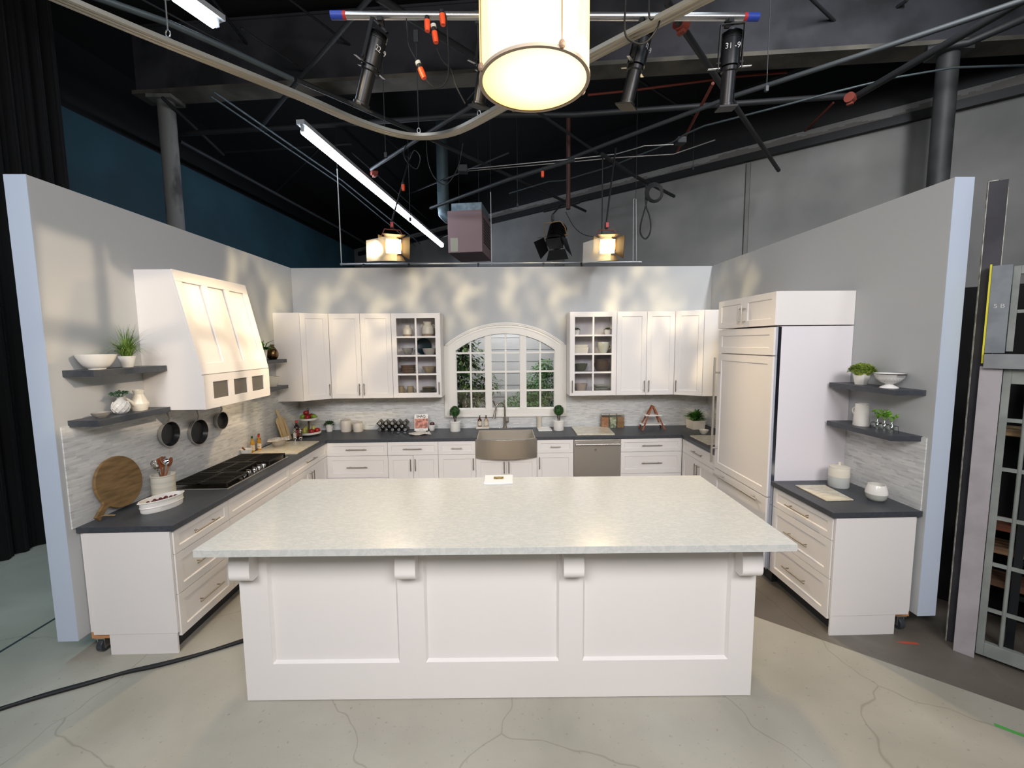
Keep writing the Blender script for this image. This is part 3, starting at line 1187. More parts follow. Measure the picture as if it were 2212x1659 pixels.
# ------------------------------------------------------------------ refrigerator and the cabinet above
FX, FY0, FY1 = 2.285, -2.482, -1.545
t = thing('refrigerator', 'tall white panelled built-in refrigerator with long vertical bar handle', 'refrigerator', (2.6, -2.01, 0))
b = MB()
b.box(FX + .02, XR - .002, FY0 + .001, FY1 - .001, .115, 2.228)
b.build('body', mat('fridge_white', 'ebe6ea', .4), t)
b = MB()
b.box(FX + .06, XR - .01, FY0 + .01, FY1 - .01, 0, .115)
b.build('toe_kick', kick, t)


def side_front(name, y0, y1, z0, z1, fw):
    """Front on the x = FX side facing -x."""
    b = MB()
    shaker(b, 0, y1 - y0, z0, z1, 0, t=.035, fw=fw)
    o = b.build(name, white, t, local=True)
    o.location = Vector((FX - .015, y1, 0)) - W[t]
    o.rotation_euler = (0, 0, -PI / 2)
    return o


wd = FY1 - FY0 - .026
side_front('grille_panel', FY0 + .026, FY1, 1.988, 2.222, .06)
o = side_front('door', FY0 + .026, FY1, .765, 1.978, .065)
pull(o, (.05, 0, .83), (.05, 0, 1.94), out=.06, r=.011, m_=steel)
o = side_front('freezer_drawer', FY0 + .026, FY1, .125, .755, .065)
pull(o, (.10, 0, .715), (wd - .06, 0, .715), out=.05, r=.011, m_=steel)
b = MB()
b.box(FX + .002, FX + .03, FY0 - .002, FY0 + .022, .12, 2.225)
b.build('edge_trim', mat('polished_trim', 'c3cbdc', .18, 1.0), t, label='polished metal strip on the near edge')
t = thing('over_fridge_cabinet', 'white two-door cabinet above the refrigerator', 'cabinet', (2.6, -2.01, 2.236))
b = MB()
b.box(FX - .008, XR - .002, FY0, FY1, 2.236, 2.515)
b.build('body', white, t, bevel=.001)
for k in range(2):
    b = MB()
    L = (FY1 - FY0) / 2
    shaker(b, k * L + .002, (k + 1) * L - .002, 2.238, 2.513, 0, t=.02, fw=.055)
    o = b.build('door', white, t, local=True)
    o.location = Vector((FX - .028, FY1, -2.236 + 0)) - Vector((2.6, -2.01, 0))
    o.rotation_euler = (0, 0, -PI / 2)
    x = L - .028 if k == 0 else L + .028
    pull(o, (x, 0, 2.265), (x, 0, 2.43), out=.04, r=.007, m_=steel)

# ------------------------------------------------------------------ dishwasher and sink
t = thing('dishwasher', 'stainless steel dishwasher with bar handle under the back worktop', 'dishwasher', (1.2075, -.3, 0))
b = MB()
b.box(.907, 1.508, -.60, -.03, .02, .868)
b.build('body', blackmet, t)
b = MB()
b.box(.908, 1.507, -.632, -.601, .11, .866)
do = b.build('door', steel, t, bevel=.004)
b = MB()
b.cyl((.925, -.672, .812), (1.492, -.672, .812), .011, n=14)
for x in (.95, 1.467):
    b.cyl((x, -.672, .812), (x, -.631, .812), .008, n=10)
b.build('handle', mat('handle_steel', 'cfc8be', .22, 1.0), do, smooth=40)
b = MB()
b.tube([(1.185 + .013 * math.cos(a), -.634, .735 + .013 * math.sin(a)) for a in [2 * PI * i / 24 for i in range(25)]], .0013, n=6)
bo = b.build('badge', blackmet, do, smooth=60)
text('GE', .016, blackmet, bo, Vector((1.185, -.634, .735)) - W[bo], (PI / 2, 0, 0))

t = thing('farmhouse_sink', 'stainless steel apron-front sink with bowed front set into the back run', 'sink', (.04, -.4, .66))
b = MB()
x0, x1 = -.334, .414
b.box(x0, x1, -.64, -.102, .66, .668)
b.box(x0, x1, -.112, -.102, .668, .905)
b.box(x0, x0 + .01, -.64, -.112, .668, .905)
b.box(x1 - .01, x1, -.64, -.112, .668, .905)
b.build('basin', mat('basin_steel', 'dcd5c8', .34, .8), t)
b = MB()
n = 36
A = []
for i in range(n + 1):
    u = i / n
    x = -.350 + .781 * u
    yb = -.655 - .085 * math.sin(PI * u) ** .8
    A.append((x, yb))
inn = [(-.350 + .781 * (1 - i / n), -.635 - .062 * math.sin(PI * i / n) ** .8) for i in range(n + 1)]
b.prism(A + inn, 'Z', .655, .902)
b.build('apron', mat('apron_steel', 'c4bfb8', .27, .92, bump=.04, bscale=40, stretch=(30, 30, 1)), t, smooth=30, bevel=.004)
b = MB()
b.cyl((.04, -.38, .668), (.04, -.38, .672), .045, n=24)
b.build('drain', chrome, t, smooth=40)

fb = (.03, -.055, C)
t = thing('faucet', 'brushed nickel gooseneck pull-down faucet behind the sink', 'faucet', fb)
b = MB()
b.lathe([(0, 0), (.12, 0), (.12, .004), (0, .004)], n=32, sy=.25)
b.lathe([(0, .004), (.028, .004), (.026, .02), (.020, .05), (.019, .16), (0, .16)], n=20)
b.build('body', nickel, t, local=True, smooth=40)
b = MB()
pts = [(0, 0, .16), (0, 0, .27)]
dx = Vector((-.9, -.43, 0)).normalized()
for i in range(1, 13):
    a = PI * i / 12
    c_ = Vector((0, 0, .27)) + dx * .07 * (1 - math.cos(a)) + Vector((0, 0, .10 * math.sin(a)))
    pts.append(tuple(c_))
e = Vector(pts[-1])
pts.append(tuple(e + Vector((dx.x * .01, dx.y * .01, -.03))))
b.tube(pts, .0125, n=12)
b.build('spout', nickel, t, local=True, smooth=60)
b = MB()
e2 = Vector(pts[-1])
b.cyl(e2, e2 + Vector((dx.x * .02, dx.y * .02, -.085)), .014, .021, n=16)
b.build('spray_head', nickel, t, local=True, smooth=40)
b = MB()
b.cyl((.018, 0, .09), (.05, -.01, .10), .011, n=12)
b.cyl((.045, -.01, .095), (.045, -.03, .16), .006, .005, n=10)
b.build('lever', nickel, t, local=True, smooth=40)
for sx in (-1, 1):
    b = MB()
    b.lathe([(0, .004), (.022, .004), (.018, .012), (0, .014)], (sx * .085, 0, 0), n=20)
    b.build('hole_cover', chrome, t, local=True, smooth=40)

# ------------------------------------------------------------------ cooktop
CX0, CX1, CY0, CY1 = -2.80, -2.298, -2.475, -1.46
t = thing('gas_cooktop', 'stainless and black five-burner gas cooktop set in the left worktop', 'cooktop', (-2.55, -1.97, C))
b = MB()
b.box(CX0, CX1, CY0, CY1, C + .0005, C + .009)
b.build('trim_tray', steel, t, bevel=.003)
b = MB()
b.box(CX0 + .012, CX1 - .012, CY0 + .012, CY1 - .012, C + .009, C + .011)
b.build('black_surface', mat('cooktop_enamel', '15130f', .2), t)
burn = [(-2.68, -2.28, .045), (-2.43, -2.30, .035), (-2.60, -1.97, .06), (-2.68, -1.65, .045), (-2.43, -1.64, .035)]
for x, y, r in burn:
    b = MB()
    b.lathe([(0, .011), (r, .011), (r, .02), (r * .8, .024), (r * .8, .03), (0, .032)], (x, y, C), n=24)
    b.build('burner', blackmet, t, smooth=40)
gxy = [(CY0 + .02, -2.14), (-2.135, -1.80), (-1.795, CY1 - .02)]
grm = mat('cast_iron', '17140f', .38, .3)
for k, (ya, yb) in enumerate(gxy):
    b = MB()
    xf = -2.325 if k != 1 else -2.44
    zt = C + .052
    for x in (CX0 + .03, xf):
        b.box(x - .006, x + .006, ya, yb, zt - .012, zt)
    for y in (ya + .006, yb - .006):
        b.box(CX0 + .03, xf, y - .006, y + .006, zt - .012, zt)
    nb = 9
    for i in range(1, nb):
        y = ya + (yb - ya) * i / nb
        b.box(CX0 + .036, xf - .006, y - .0045, y + .0045, zt - .010, zt + .002)
    b.box((CX0 + xf) / 2 - .005, (CX0 + xf) / 2 + .03, ya, yb, zt - .012, zt - .001)
    for x in (CX0 + .03, xf):
        for y in (ya + .008, yb - .008):
            b.box(x - .007, x + .007, y - .007, y + .007, C + .0112, zt - .012)
    b.build('grate', grm, t, bevel=.0015)
for k in range(5):
    y = -2.125 + k * .078
    b = MB()
    x = -2.365 + (.0 if k != 1 else -.012)
    b.lathe([(0, .011), (.023, .011), (.021, .030), (.017, .034), (0, .034)], (x, y, C), n=20)
    b.box(x - .018, x + .018, y - .004, y + .004, C + .034, C + .044)
    b.build('knob', chrome, t, smooth=40)

# ------------------------------------------------------------------ island
IYAW = math.radians(-1.171)
ic = [at(415, 1189, 'Z', 1.067), at(1724.5, 1175.5, 'Z', 1.067), at(1511, 1027, 'Z', 1.067), at(652, 1035, 'Z', 1.067)]
ctr = sum(ic, Vector()) / 4
iw = ((ic[1] - ic[0]).length + (ic[2] - ic[3]).length) / 2
idp = ((ic[3] - ic[0]).length + (ic[2] - ic[1]).length) / 2
t = thing('kitchen_island', 'large white panelled kitchen island with corbels in the middle of the set', 'island', (ctr.x, ctr.y, 0), IYAW)
bw = 3.0
yb0 = -idp / 2 + .255
yb1 = idp / 2 - .03
b = MB()
b.box(-bw / 2, bw / 2, yb0 + .02, yb1, .004, 1.026)
b.build('body', white, t, local=True)
b = MB()
zt, zb = .985, .235
fx = [-bw / 2, -bw / 2 + .165, -.585, -.43, .355, .495, bw / 2 - .145, bw / 2]
b.box(-bw / 2, bw / 2, yb0, yb0 + .0195, .004, zb)
b.box(-bw / 2, bw / 2, yb0, yb0 + .0195, zt - .02, 1.026)
for a, c_ in ((0, 1), (2, 3), (4, 5), (6, 7)):
    b.box(fx[a], fx[c_], yb0, yb0 + .0195, zb, zt - .02)
b.build('front_frame', white, t, local=True)
b = MB()
for a, c_ in ((1, 2), (3, 4), (5, 6)):
    x0, x1 = fx[a], fx[c_]
    for (p, q) in (((x0, zb), (x1, zb)), ((x0, zt - .02), (x1, zt - .02))):
        zz = p[1]
        s = 1 if zz == zb else -1
        b.prism([(yb0 + .002, zz), (yb0 + .0195, zz), (yb0 + .0195, zz + s * .012)], 'X', x0, x1)
    for xx, s in ((x0, 1), (x1, -1)):
        b.prism([(xx, yb0 + .002), (xx, yb0 + .0195), (xx + s * .012, yb0 + .0195)], 'Z', zb, zt - .02)
b.build('panel_moulding', white, t, local=True)
prof = [(0, .999), (0, .785), (-.045, .785)]
for i in range(1, 9):
    a = PI / 2 * i / 8
    prof.append((-.045 - .045 * math.sin(a), .785 + .045 * (1 - math.cos(a))))
prof += [(-.088, .87), (-.084, .91), (-.074, .945), (-.058, .965), (-.056, .975), (-.085, .982), (-.085, .999)]
for xc in (-1.44, -.515, .43, 1.43):
    b = MB()
    pp = [(yb0 + y, z) for y, z in prof]
    b.prism(pp, 'X', xc - .058, xc + .058)
    b.box(xc - .058, xc + .058, yb0 - .17, yb0 - .0, 1.0, 1.0255)
    b.build('corbel', white, t, local=True, bevel=.003)
b = MB()
b.box(-iw / 2, iw / 2, -idp / 2, idp / 2, 1.027, 1.067)
b.build('marble_top', isl_top, t, local=True, bevel=.002)
# ------------------------------------------------------------------ tableware kit
def bowl_prof(r, h, foot=.45, t=.005, curve=.6):
    out = [(0, 0), (r * foot, 0), (r * foot, h * .05)]
    for i in range(1, 9):
        f = i / 8
        out.append((r * (foot + (1 - foot) * f ** curve), h * (.05 + .95 * f)))
    inn = [(a - t, z) for a, z in out[:2:-1]]
    return out + inn + [(r * foot * .8, h * .05 + t), (0, h * .05 + t)]


def lathe_thing(name, label, cat, loc, prof, m_, group=None, n=36, sx=1, sy=1, smooth=35, **k):
    b = MB()
    b.lathe(prof, n=n, sx=sx, sy=sy, **k)
    o = b.build(name, m_, local=True, smooth=smooth)
    o.location = loc
    return tag(o, label, cat, group)


def planted(name, label, cat, loc, pot_prof, pot_m, leaf_m, style, rad, n=36, squ=0.0, seed=1, soil_z=None, zc=0.0, num=120, L=.08, wd=.02, rz=0, sy=1.0):
    """Potted plant: pot, soil and foliage as parts."""
    t = thing(name, label, cat, loc, rz)
    b = MB()
    b.lathe(pot_prof, n=n, squ=squ, sy=sy)
    b.build('pot', pot_m, t, local=True, smooth=35)
    top = max(z for r, z in pot_prof)
    rin = max(r for r, z in pot_prof) * .86
    b = MB()
    b.lathe([(0, top - .022), (rin * (.9 if not squ else .85), top - .022), (0, top - .012)], n=20, squ=squ, sy=sy)
    b.build('soil', soil, t, local=True)
    R = random.Random(seed)
    b = MB()
    z0 = top - .012 + zc
    if style == 'grass':
        for i in range(num):
            a = R.uniform(0, 2 * PI)
            lean = R.uniform(.25, 1.55)
            ln = L * R.uniform(.7, 1.2)
            p = Vector((R.uniform(-1, 1) * rin * .4, R.uniform(-1, 1) * rin * .4, z0 - .01))
            pts, q = [], p
            el = PI / 2 - lean * .35
            for s in range(7):
                q.x = max(q.x, -.093)
                pts.append(q.copy())
                d = Vector((math.cos(a) * math.cos(el), math.sin(a) * math.cos(el), math.sin(el)))
                q = q + d * ln / 6
                el -= lean * .26
            for s in range(6):
                w0, w1 = wd * (1 - s / 6.2), wd * (1 - (s + 1) / 6.2)
                sd = Vector((-math.sin(a), math.cos(a), 0))
                b.quad(pts[s] - sd * w0 / 2, pts[s] + sd * w0 / 2, pts[s + 1] + sd * w1 / 2, pts[s + 1] - sd * w1 / 2)
    elif style == 'rosette':
        for i in range(num):
            a = R.uniform(0, 2 * PI)
            el = R.uniform(.15, 1.4)
            d = Vector((math.cos(a) * math.cos(el), math.sin(a) * math.cos(el), math.sin(el)))
            p = Vector((d.x * rad * .25, d.y * rad * .25, z0 - .005 + d.z * rad * .1))
            b.leaf(p, d, (0, 0, 1), L * R.uniform(.75, 1.15), wd, bend=.3)
    elif style == 'ball':
        b.ball((0, 0, z0), rad * .86, u=20, v=14)
        for i in range(num):
            d = Vector((R.gauss(0, 1), R.gauss(0, 1), R.gauss(0, 1))).normalized()
            p = Vector((0, 0, z0)) + d * rad * R.uniform(.72, .95)
            b.leaf(p, (d + Vector((R.uniform(-.5, .5), R.uniform(-.5, .5), R.uniform(-.5, .5)))), (0, 0, 1), L * R.uniform(.7, 1.2), wd)
    elif style == 'dome':
        for i in range(num):
            d = Vector((R.gauss(0, 1), R.gauss(0, 1), abs(R.gauss(0, .8)))).normalized()
            p = Vector((0, 0, z0)) + Vector((d.x * rad, d.y * rad, d.z * rad * .72)) * R.uniform(.75, 1.0)
            b.leaf(p, (d + Vector((R.uniform(-.7, .7), R.uniform(-.7, .7), R.uniform(-.5, .5)))), (0, 0, 1), L * R.uniform(.6, 1.3), wd)
        b.ball((0, 0, z0 - rad * .02), rad * .70, sz=.72, u=16, v=10)
    b.build('foliage', leaf_m, t, local=True)
    return t


cup = lambda r, h, t=.005, foot=.75: [(0, 0), (r * foot, 0), (r, h), (r - t, h), (r * foot - t, .006), (0, .006)]

# left upper shelf
lathe_thing('mixing_bowl', 'large white ribbed bowl on the upper shelf left of the hood', 'bowl', (-2.74, -3.04, 1.96), bowl_prof(.108, .098, .42), ceramic)
planted('potted_grass', 'wispy green grass plant in a white cup pot on the upper shelf by the hood', 'plant', (-2.75, -2.79, 1.96),
        cup(.052, .082, .005, .62), ceramic, mat('grass_green', '57792c', .5, col2='8aa850', nscale=18), 'grass', .1, num=190, L=.24, wd=.009, seed=4)
# left lower shelf
lathe_thing('driftwood_dish', 'small grey oval dish on the lower shelf left of the hood', 'bowl', (-2.745, -3.04, 1.63), bowl_prof(.055, .035, .5), greyglaze, sy=1.15, sx=.8)
t = thing('succulent_vase', 'white diamond-quilted vase of green succulents on the lower left shelf', 'vase', (-2.745, -2.885, 1.63))
b = MB()
vp = [(0, 0), (.03, 0), (.044, .022), (.051, .048), (.044, .076), (.028, .094), (.019, .104), (.018, .118), (.022, .122), (.018, .122), (.014, .104), (0, .1)]
b.lathe(vp, n=28)
b.build('vase', ceramic, t, local=True, smooth=60)
b = MB()
for i in range(10):          # raised quilting ribs
    for s in (-1, 1):
        pts = []
        for k in range(9):
            z = .012 + .076 * k / 8
            rr_ = .0305 + .0215 * math.sin(PI * min(max((z - .0) / .098, 0), 1)) ** .8
            a = 2 * PI * i / 10 + s * k * .16
            pts.append((rr_ * math.cos(a), rr_ * math.sin(a), z))
        b.tube(pts, .0022, n=5)
b.build('quilting', ceramic, t, local=True, smooth=60)
b = MB()
R = random.Random(2)
for c_ in ((0, 0, .150), (.03, .022, .142), (-.03, .020, .142), (.004, -.036, .144), (-.012, .046, .142), (.014, -.066, .138), (-.014, .075, .136), (-.03, -.03, .140)):
    for i in range(26):
        a = R.uniform(0, 2 * PI)
        el = R.uniform(-.2, 1.4)
        d = Vector((math.cos(a) * math.cos(el), math.sin(a) * math.cos(el), math.sin(el)))
        b.leaf(Vector(c_), d, (0, 0, 1), .030, .013, bend=.5)
    b.tube([(0, 0, .1), (c_[0] * .3, c_[1] * .3, .122), c_], .003, n=5)
b.build('foliage', sagegreen, t, local=True)
t = thing('watering_pitcher', 'cream faceted pitcher with a long angled spout on the lower left shelf', 'pitcher', (-2.745, -2.725, 1.63))
b = MB()
b.lathe([(0, 0), (.046, 0), (.058, .048), (.057, .056), (.030, .118), (.029, .122), (.037, .155), (.034, .155), (.026, .122), (.05, .055), (0, .01)], n=28)
b.build('body', cream, t, local=True, smooth=25)
b = MB()
b.tube([(0, -.046, .045), (0, -.075, .075), (0, -.115, .105)], .01, n=10, rr=[.015, .011, .008])
b.build('spout', cream, t, local=True, smooth=50)

# shelves beyond the hood
lathe_thing('bronze_vase', 'hammered bronze teardrop vase on the upper shelf right of the hood', 'vase', (-2.745, -.80, 1.94),
            [(0, 0), (.04, 0), (.062, .035), (.066, .07), (.05, .115), (.024, .15), (.019, .165), (.024, .178), (.02, .178), (.015, .165), (0, .14)],
            mat('aged_bronze', '80654a', .28, 1.0, col2='5f4531', nscale=20, bump=.15, bscale=60))
planted('leafy_plant', 'broad-leaved green plant partly hidden behind the right side of the hood', 'plant', (-2.75, -1.0, 1.94),
        cup(.05, .12), ceramic, mat('hood_plant_green', '2f6a2c', .45, col2='5d9a3c', nscale=12), 'rosette', .1, num=26, L=.17, wd=.06, seed=9)
lathe_thing('white_bowl', 'plain white deep bowl on the lower shelf right of the hood', 'bowl', (-2.745, -.84, 1.62), bowl_prof(.085, .115, .5), cream)

# pans hanging on the left wall
panin = mat('nonstick_coating', '222324', .3)
for (y, z, r, lab) in ((-2.386, 1.375, .107, 'nonstick frying pan hanging nearest the lower shelf on the left wall'),
                       (-2.044, 1.32, .118, 'largest nonstick frying pan, the middle one hanging under the hood'),
                       (-1.715, 1.367, .088, 'smallest nonstick frying pan hanging under the far end of the hood')):
    t = thing('frying_pan', lab, 'pan', (XL + .012, y, z), group='hanging frying pans', rot=(0, PI / 2, 0))
    # local +z points away from the wall, local -x points up
    b = MB()
    b.lathe([(0, 0), (r * .82, 0), (r * .86, .004), (r, .045), (r - .004, .045), (r * .82, .006), (0, .004)], n=40)
    b.build('pan_body', steel, t, local=True, smooth=35)
    b = MB()
    b.lathe([(0, .005), (r * .80, .0065), (r - .0045, .044), (r - .006, .044), (r * .79, .0085), (0, .007)], n=40)
    b.build('coating', panin, t, local=True, smooth=35)
    b = MB()
    top = 1.600 - z - .02 if y > -2.3 else 1.59 - z
    L_ = max(min(r + .16, top), r + .05)
    b.tube([(-r * .97, 0, .035), (-r - .03, 0, .045), (-L_ + .02, 0, .028), (-L_, 0, .022)], .008, n=10, rr=[.007, .008, .009, .007])
    b.build('handle', steel, t, local=True, smooth=50)
    b = MB()
    b.cyl((-L_ + .01, 0, -.004), (-L_ + .01, 0, .03), .004, n=8)
    b.build('wall_hook', chrome, t, local=True)

# left near worktop ----------------------------------------------------
t = thing('round_cutting_board', 'round weathered wooden paddle board leaning on the left tiled wall', 'cutting board', (-2.778, -2.885, C + .004), rot=(0, math.radians(-9), 0))
b = MB()
R0 = .188
cy, cz = 0.0, .203
pts = [(cy + R0 * math.cos(a), cz + R0 * math.sin(a)) for a in [math.radians(-112 + 334 * i / 46) for i in range(47)]]
hd = Vector((math.cos(math.radians(221)), math.sin(math.radians(221))))
hp = Vector((-hd.y, hd.x))
c0 = Vector((cy, cz))
ang = math.radians(221)
ring = [(cy + R0 * math.cos(a), cz + R0 * math.sin(a)) for a in [ang + .17 + (2 * PI - .34) * i / 46 for i in range(47)]]
e1, e2_ = c0 + hd * (R0 + .11) - hp * .022, c0 + hd * (R0 + .11) + hp * .022
ring += [tuple(c0 + hd * (R0 + .01) - hp * .02), tuple(e1), tuple(e2_), tuple(c0 + hd * (R0 + .01) + hp * .02)]
dz = min(p[1] for p in ring)
ring = [(p[0], p[1] - dz) for p in ring]
b.prism(ring, 'X', -.011, .011)
b.build('board', oldwood, t, local=True, bevel=.004)
b = MB()
q = c0 + hd * (R0 + .09)
b.tube([(.013, q.x, q.y - dz), (.02, q.x + .02, q.y - dz - .002), (.05, q.x + .06, .006), (.045, q.x + .075, .006), (.02, q.x + .03, q.y - dz)], .002, n=5)
b.build('hanging_cord', mat('jute_cord', 'b08d58', .8), t, local=True)

crk = (-2.705, -2.62, C)
lathe_thing('utensil_crock', 'tall white stoneware crock full of cooking utensils by the cooktop', 'crock', crk,
            [(0, 0), (.074, 0), (.078, .01), (.078, .172), (.081, .176), (.081, .184), (.072, .184), (.072, .012), (0, .012)],
            mat('crock_glaze', 'e2dccb', .3, col2='c9c8bd', nscale=3, stretch=(.1, .1, 9)))


def utensil(name, label, dx_, dy, lean, az, kind, m_):
    k_ = -.10 * lean
    t = thing(name, label, 'utensil', (crk[0] + k_ * math.cos(az), crk[1] - k_ * math.sin(az), C + .018), rot=(lean * math.sin(az), lean * math.cos(az), 0), group='utensils in the crock')
    b = MB()
    L_ = .235
    if kind in ('spoon', 'spatula'):
        b.tube([(0, 0, 0), (0, 0, L_ * .6), (0, 0, L_)], .0055, n=8)
        b.build('stem', m_, t, local=True, smooth=50)
        b = MB()
        if kind == 'spoon':
            b.ball((0, 0, L_ + .035), .026, sx=.3, sy=1.0, sz=1.5)
        else:
            b.prism([(-.016, L_ - .01), (.016, L_ - .01), (.027, L_ + .03), (.029, L_ + .075), (-.029, L_ + .075), (-.027, L_ + .03)], 'X', -.004, .004)
        b.build('head', m_, t, local=True, smooth=50)
    elif kind == 'ladle':
        b.tube([(0, 0, 0), (0, 0, .23), (.01, 0, .255)], .004, n=8)
        b.build('stem', m_, t, local=True, smooth=50)
        b = MB()
        b.lathe([(0, -.028), (.022, -.022), (.034, 0), (.036, .006), (.033, .006), (.02, -.02), (0, -.025)], n=24)
        o = b.build('head', m_, t, local=True, smooth=60)
        o.location = (.034, 0, .272)
        o.rotation_euler = (0, 1.1, 0)
    else:
        b.tube([(0, 0, 0), (0, 0, .23)], .0045, n=8)
        b.build('stem', m_, t, local=True, smooth=50)
        b = MB()
        for i in range(6):
            a = PI * i / 6
            b.tube([(.026 * math.sin(PI * k / 12) * math.cos(a), .026 * math.sin(PI * k / 12) * math.sin(a), .225 + .038 * (1 - math.cos(PI * k / 12))) for k in range(13)], .0013, n=5)
            b.tube([(-.026 * math.sin(PI * k / 12) * math.cos(a), -.026 * math.sin(PI * k / 12) * math.sin(a), .225 + .038 * (1 - math.cos(PI * k / 12))) for k in range(13)], .0013, n=5)
        b.build('head', m_, t, local=True)
    return t


spw = mat('cherry_wood', 'a85f30', .45, col2='8f4a24', nscale=12)
utensil('wooden_spatula', 'flat slotted wooden spatula standing left in the white crock', 0, 0, .14, 1.2, 'spatula', spw)
utensil('wooden_spoon', 'wooden spoon leaning right in the crock, nearer the ladle', 0, 0, .22, -1.75, 'spoon', spw)
utensil('wooden_spoon', 'wooden spoon leaning furthest right out of the crock', 0, 0, .42, -1.35, 'spoon', spw)
utensil('steel_ladle', 'polished steel ladle standing in the middle of the crock', 0, 0, .06, 2.9, 'ladle', chrome)
utensil('steel_spoon', 'round steel serving spoon leaning left out of the crock', 0, 0, .38, 1.45, 'spoon', chrome)
utensil('steel_masher', 'steel whisk at the back left of the crock', 0, 0, .27, 2.2, 'whisk', chrome)

dsh = (-2.535, -2.86, C)
t = thing('oval_dish', 'white oval baking dish of cherries on the near left worktop', 'dish', dsh, math.radians(66))
t.scale = (.95, 1.12, 1.28)
b = MB()
b.lathe([(0, 0), (.137, 0), (.142, .006), (.144, .026), (.148, .029), (.148, .033), (.145, .036), (.148, .058), (.152, .061), (.152, .066), (.146, .067), (.140, .05), (.135, .008), (0, .008)], n=48, sy=.47)
b.build('dish_body', ceramic, t, local=True, smooth=30)
b = MB()
for s in (-1, 1):
    b.ball((s * .150, 0, .063), .012, sx=1, sy=1.3, sz=.35)
b.build('lug_handles', ceramic, t, local=True, smooth=60)
R = random.Random(11)
b = MB()
b.ball((0, 0, 0), .013, u=12, v=8)
ch = b.build('cherry', mat('cherry_red', '5c1322', .25, col2='2c0a16', nscale=14, nlo=.45, nhi=.55), local=True, smooth=80)
ch.location = (dsh[0], dsh[1], C + .062)
tag(ch, 'dark red cherry heaped in the white oval dish', 'fruit', 'cherries in the oval dish')
n_ = 0
cdir = Vector((math.cos(math.radians(66)), math.sin(math.radians(66)), 0))
cper = Vector((-cdir.y, cdir.x, 0))
spots = []
while n_ < 44:
    a, c_ = R.uniform(-.115, .115), R.uniform(-.05, .05)
    lvl = 0 if n_ < 26 else 1
    if (a / .125) ** 2 + (c_ / .055) ** 2 > (1 if lvl == 0 else .6):
        continue
    p = Vector(dsh) + cdir * a + cper * c_ + Vector((0, 0, .036 + lvl * .021 + R.uniform(0, .004)))
    if any((p - s).length < .0235 for s in spots):
        if R.random() < .97:
            continue
    spots.append(p)
    c2 = ch.copy()
    COL.objects.link(c2)
    c2.location = p
    n_ += 1

# far left worktop ------------------------------------------------------
b = MB()
b.prism([(-2.79, -.735), (-2.27, -.755), (-2.262, -1.345), (-2.775, -1.345)], 'Z', C + .0005, C + .014)
o = b.build('marble_slab', board_marble, base=(-2.52, -1.04, C), bevel=.003)
tag(o, 'large cream marble board on the left worktop beyond the cooktop', 'cutting board')
lathe_thing('mortar', 'white mortar standing just past the cooktop on the left worktop', 'mortar', (-2.79, -1.37, C), bowl_prof(.058, .075, .6, .008), ceramic)
t = thing('pestle', 'brown wooden pestle leaning in the white mortar', 'pestle', (-2.775, -1.36, C + .018), rot=(.75, -.1, 0))
b = MB()
b.tube([(0, 0, 0), (0, 0, .03), (0, 0, .09), (0, 0, .118), (0, 0, .126)], .01, n=12, rr=[.013, .012, .0075, .011, .006])
b.build('shaft', redwood, t, local=True, smooth=60)
# move the pestle so that it tilts towards the camera

for i, (x, y, cc, bc, lab) in enumerate(((-2.80, -1.235, '1f5a2a', 'c9951f', 'slim oil bottle with a green cap nearest the mortar'),
                                         (-2.765, -1.165, 'c52a1e', 'c08d24', 'slim oil bottle with a red cap, the middle one by the mortar'),
                                         (-2.80, -1.10, '5a1d1a', '8c4a1c', 'slim oil bottle with a dark red cap furthest from the mortar'))):
    t = thing('oil_bottle', lab, 'bottle', (x, y, C), group='oil bottles by the mortar')
    b = MB()
    b.lathe([(0, 0), (.021, 0), (.022, .005), (.022, .115), (.018, .128), (.009, .14), (.009, .165), (0, .165)], n=20)
    b.build('glass', mat('oil_glass_%d' % i, bc, .12, coat=.5), t, local=True, smooth=40)
    b = MB()
    b.lathe([(0, .164), (.0115, .164), (.0115, .187), (0, .187)], n=16)
    b.build('cap', mat('oil_cap_%d' % i, cc, .4), t, local=True, smooth=40)
    b = MB()
    b.lathe([(.0224, .03), (.0226, .03), (.0226, .095), (.0224, .095)], n=20)
    b.build('paper_label', mat('bottle_label', 'ded2b8', .6, col2='a8462c', nscale=60, nlo=.55, nhi=.62), t, local=True, smooth=40)
lathe_thing('serving_bowl', 'taupe bowl topped with a folded cloth on the cream marble board', 'bowl', (-2.64, -.985, C + .0145), bowl_prof(.088, .078, .55), mat('taupe_glaze', 'b5aa9c', .4))


def cloth(name, label, c_, w_, d_, rz, m_, h=.012, seed=1, amp=.006):
    R = random.Random(seed)
    b = MB()
    n = 22
    ph = [R.uniform(0, 6) for _ in range(6)]
    G = {}
    for i in range(n + 1):
        for j in range(n + 1):
            x, y = (i / n - .5), (j / n - .5)
            z = h + amp * (math.sin(9 * x + ph[0] + 3 * y) + math.sin(13 * y + ph[1] - 4 * x) * .6)
            edge = max(abs(x), abs(y)) * 2
            wob = 1 + .06 * math.sin(8 * math.atan2(y, x) + ph[2])
            if name == 'tea_towel' or name == 'bowl_cloth':
                pass
            G[i, j] = b.bm.verts.new((x * w_ * wob, y * d_ * wob, max(z - (.004 if edge > .9 else 0), .003)))
    for i in range(n):
        for j in range(n):
            b.bm.faces.new((G[i, j], G[i + 1, j], G[i + 1, j + 1], G[i, j + 1]))
    o = b.build(name, m_, local=True, smooth=70)
    o.location = c_
    o.rotation_euler = (0, 0, rz)
    md = o.modifiers.new('thick', 'SOLIDIFY')
    md.thickness = .004
    md.offset = 1
    return tag(o, label, 'cloth')


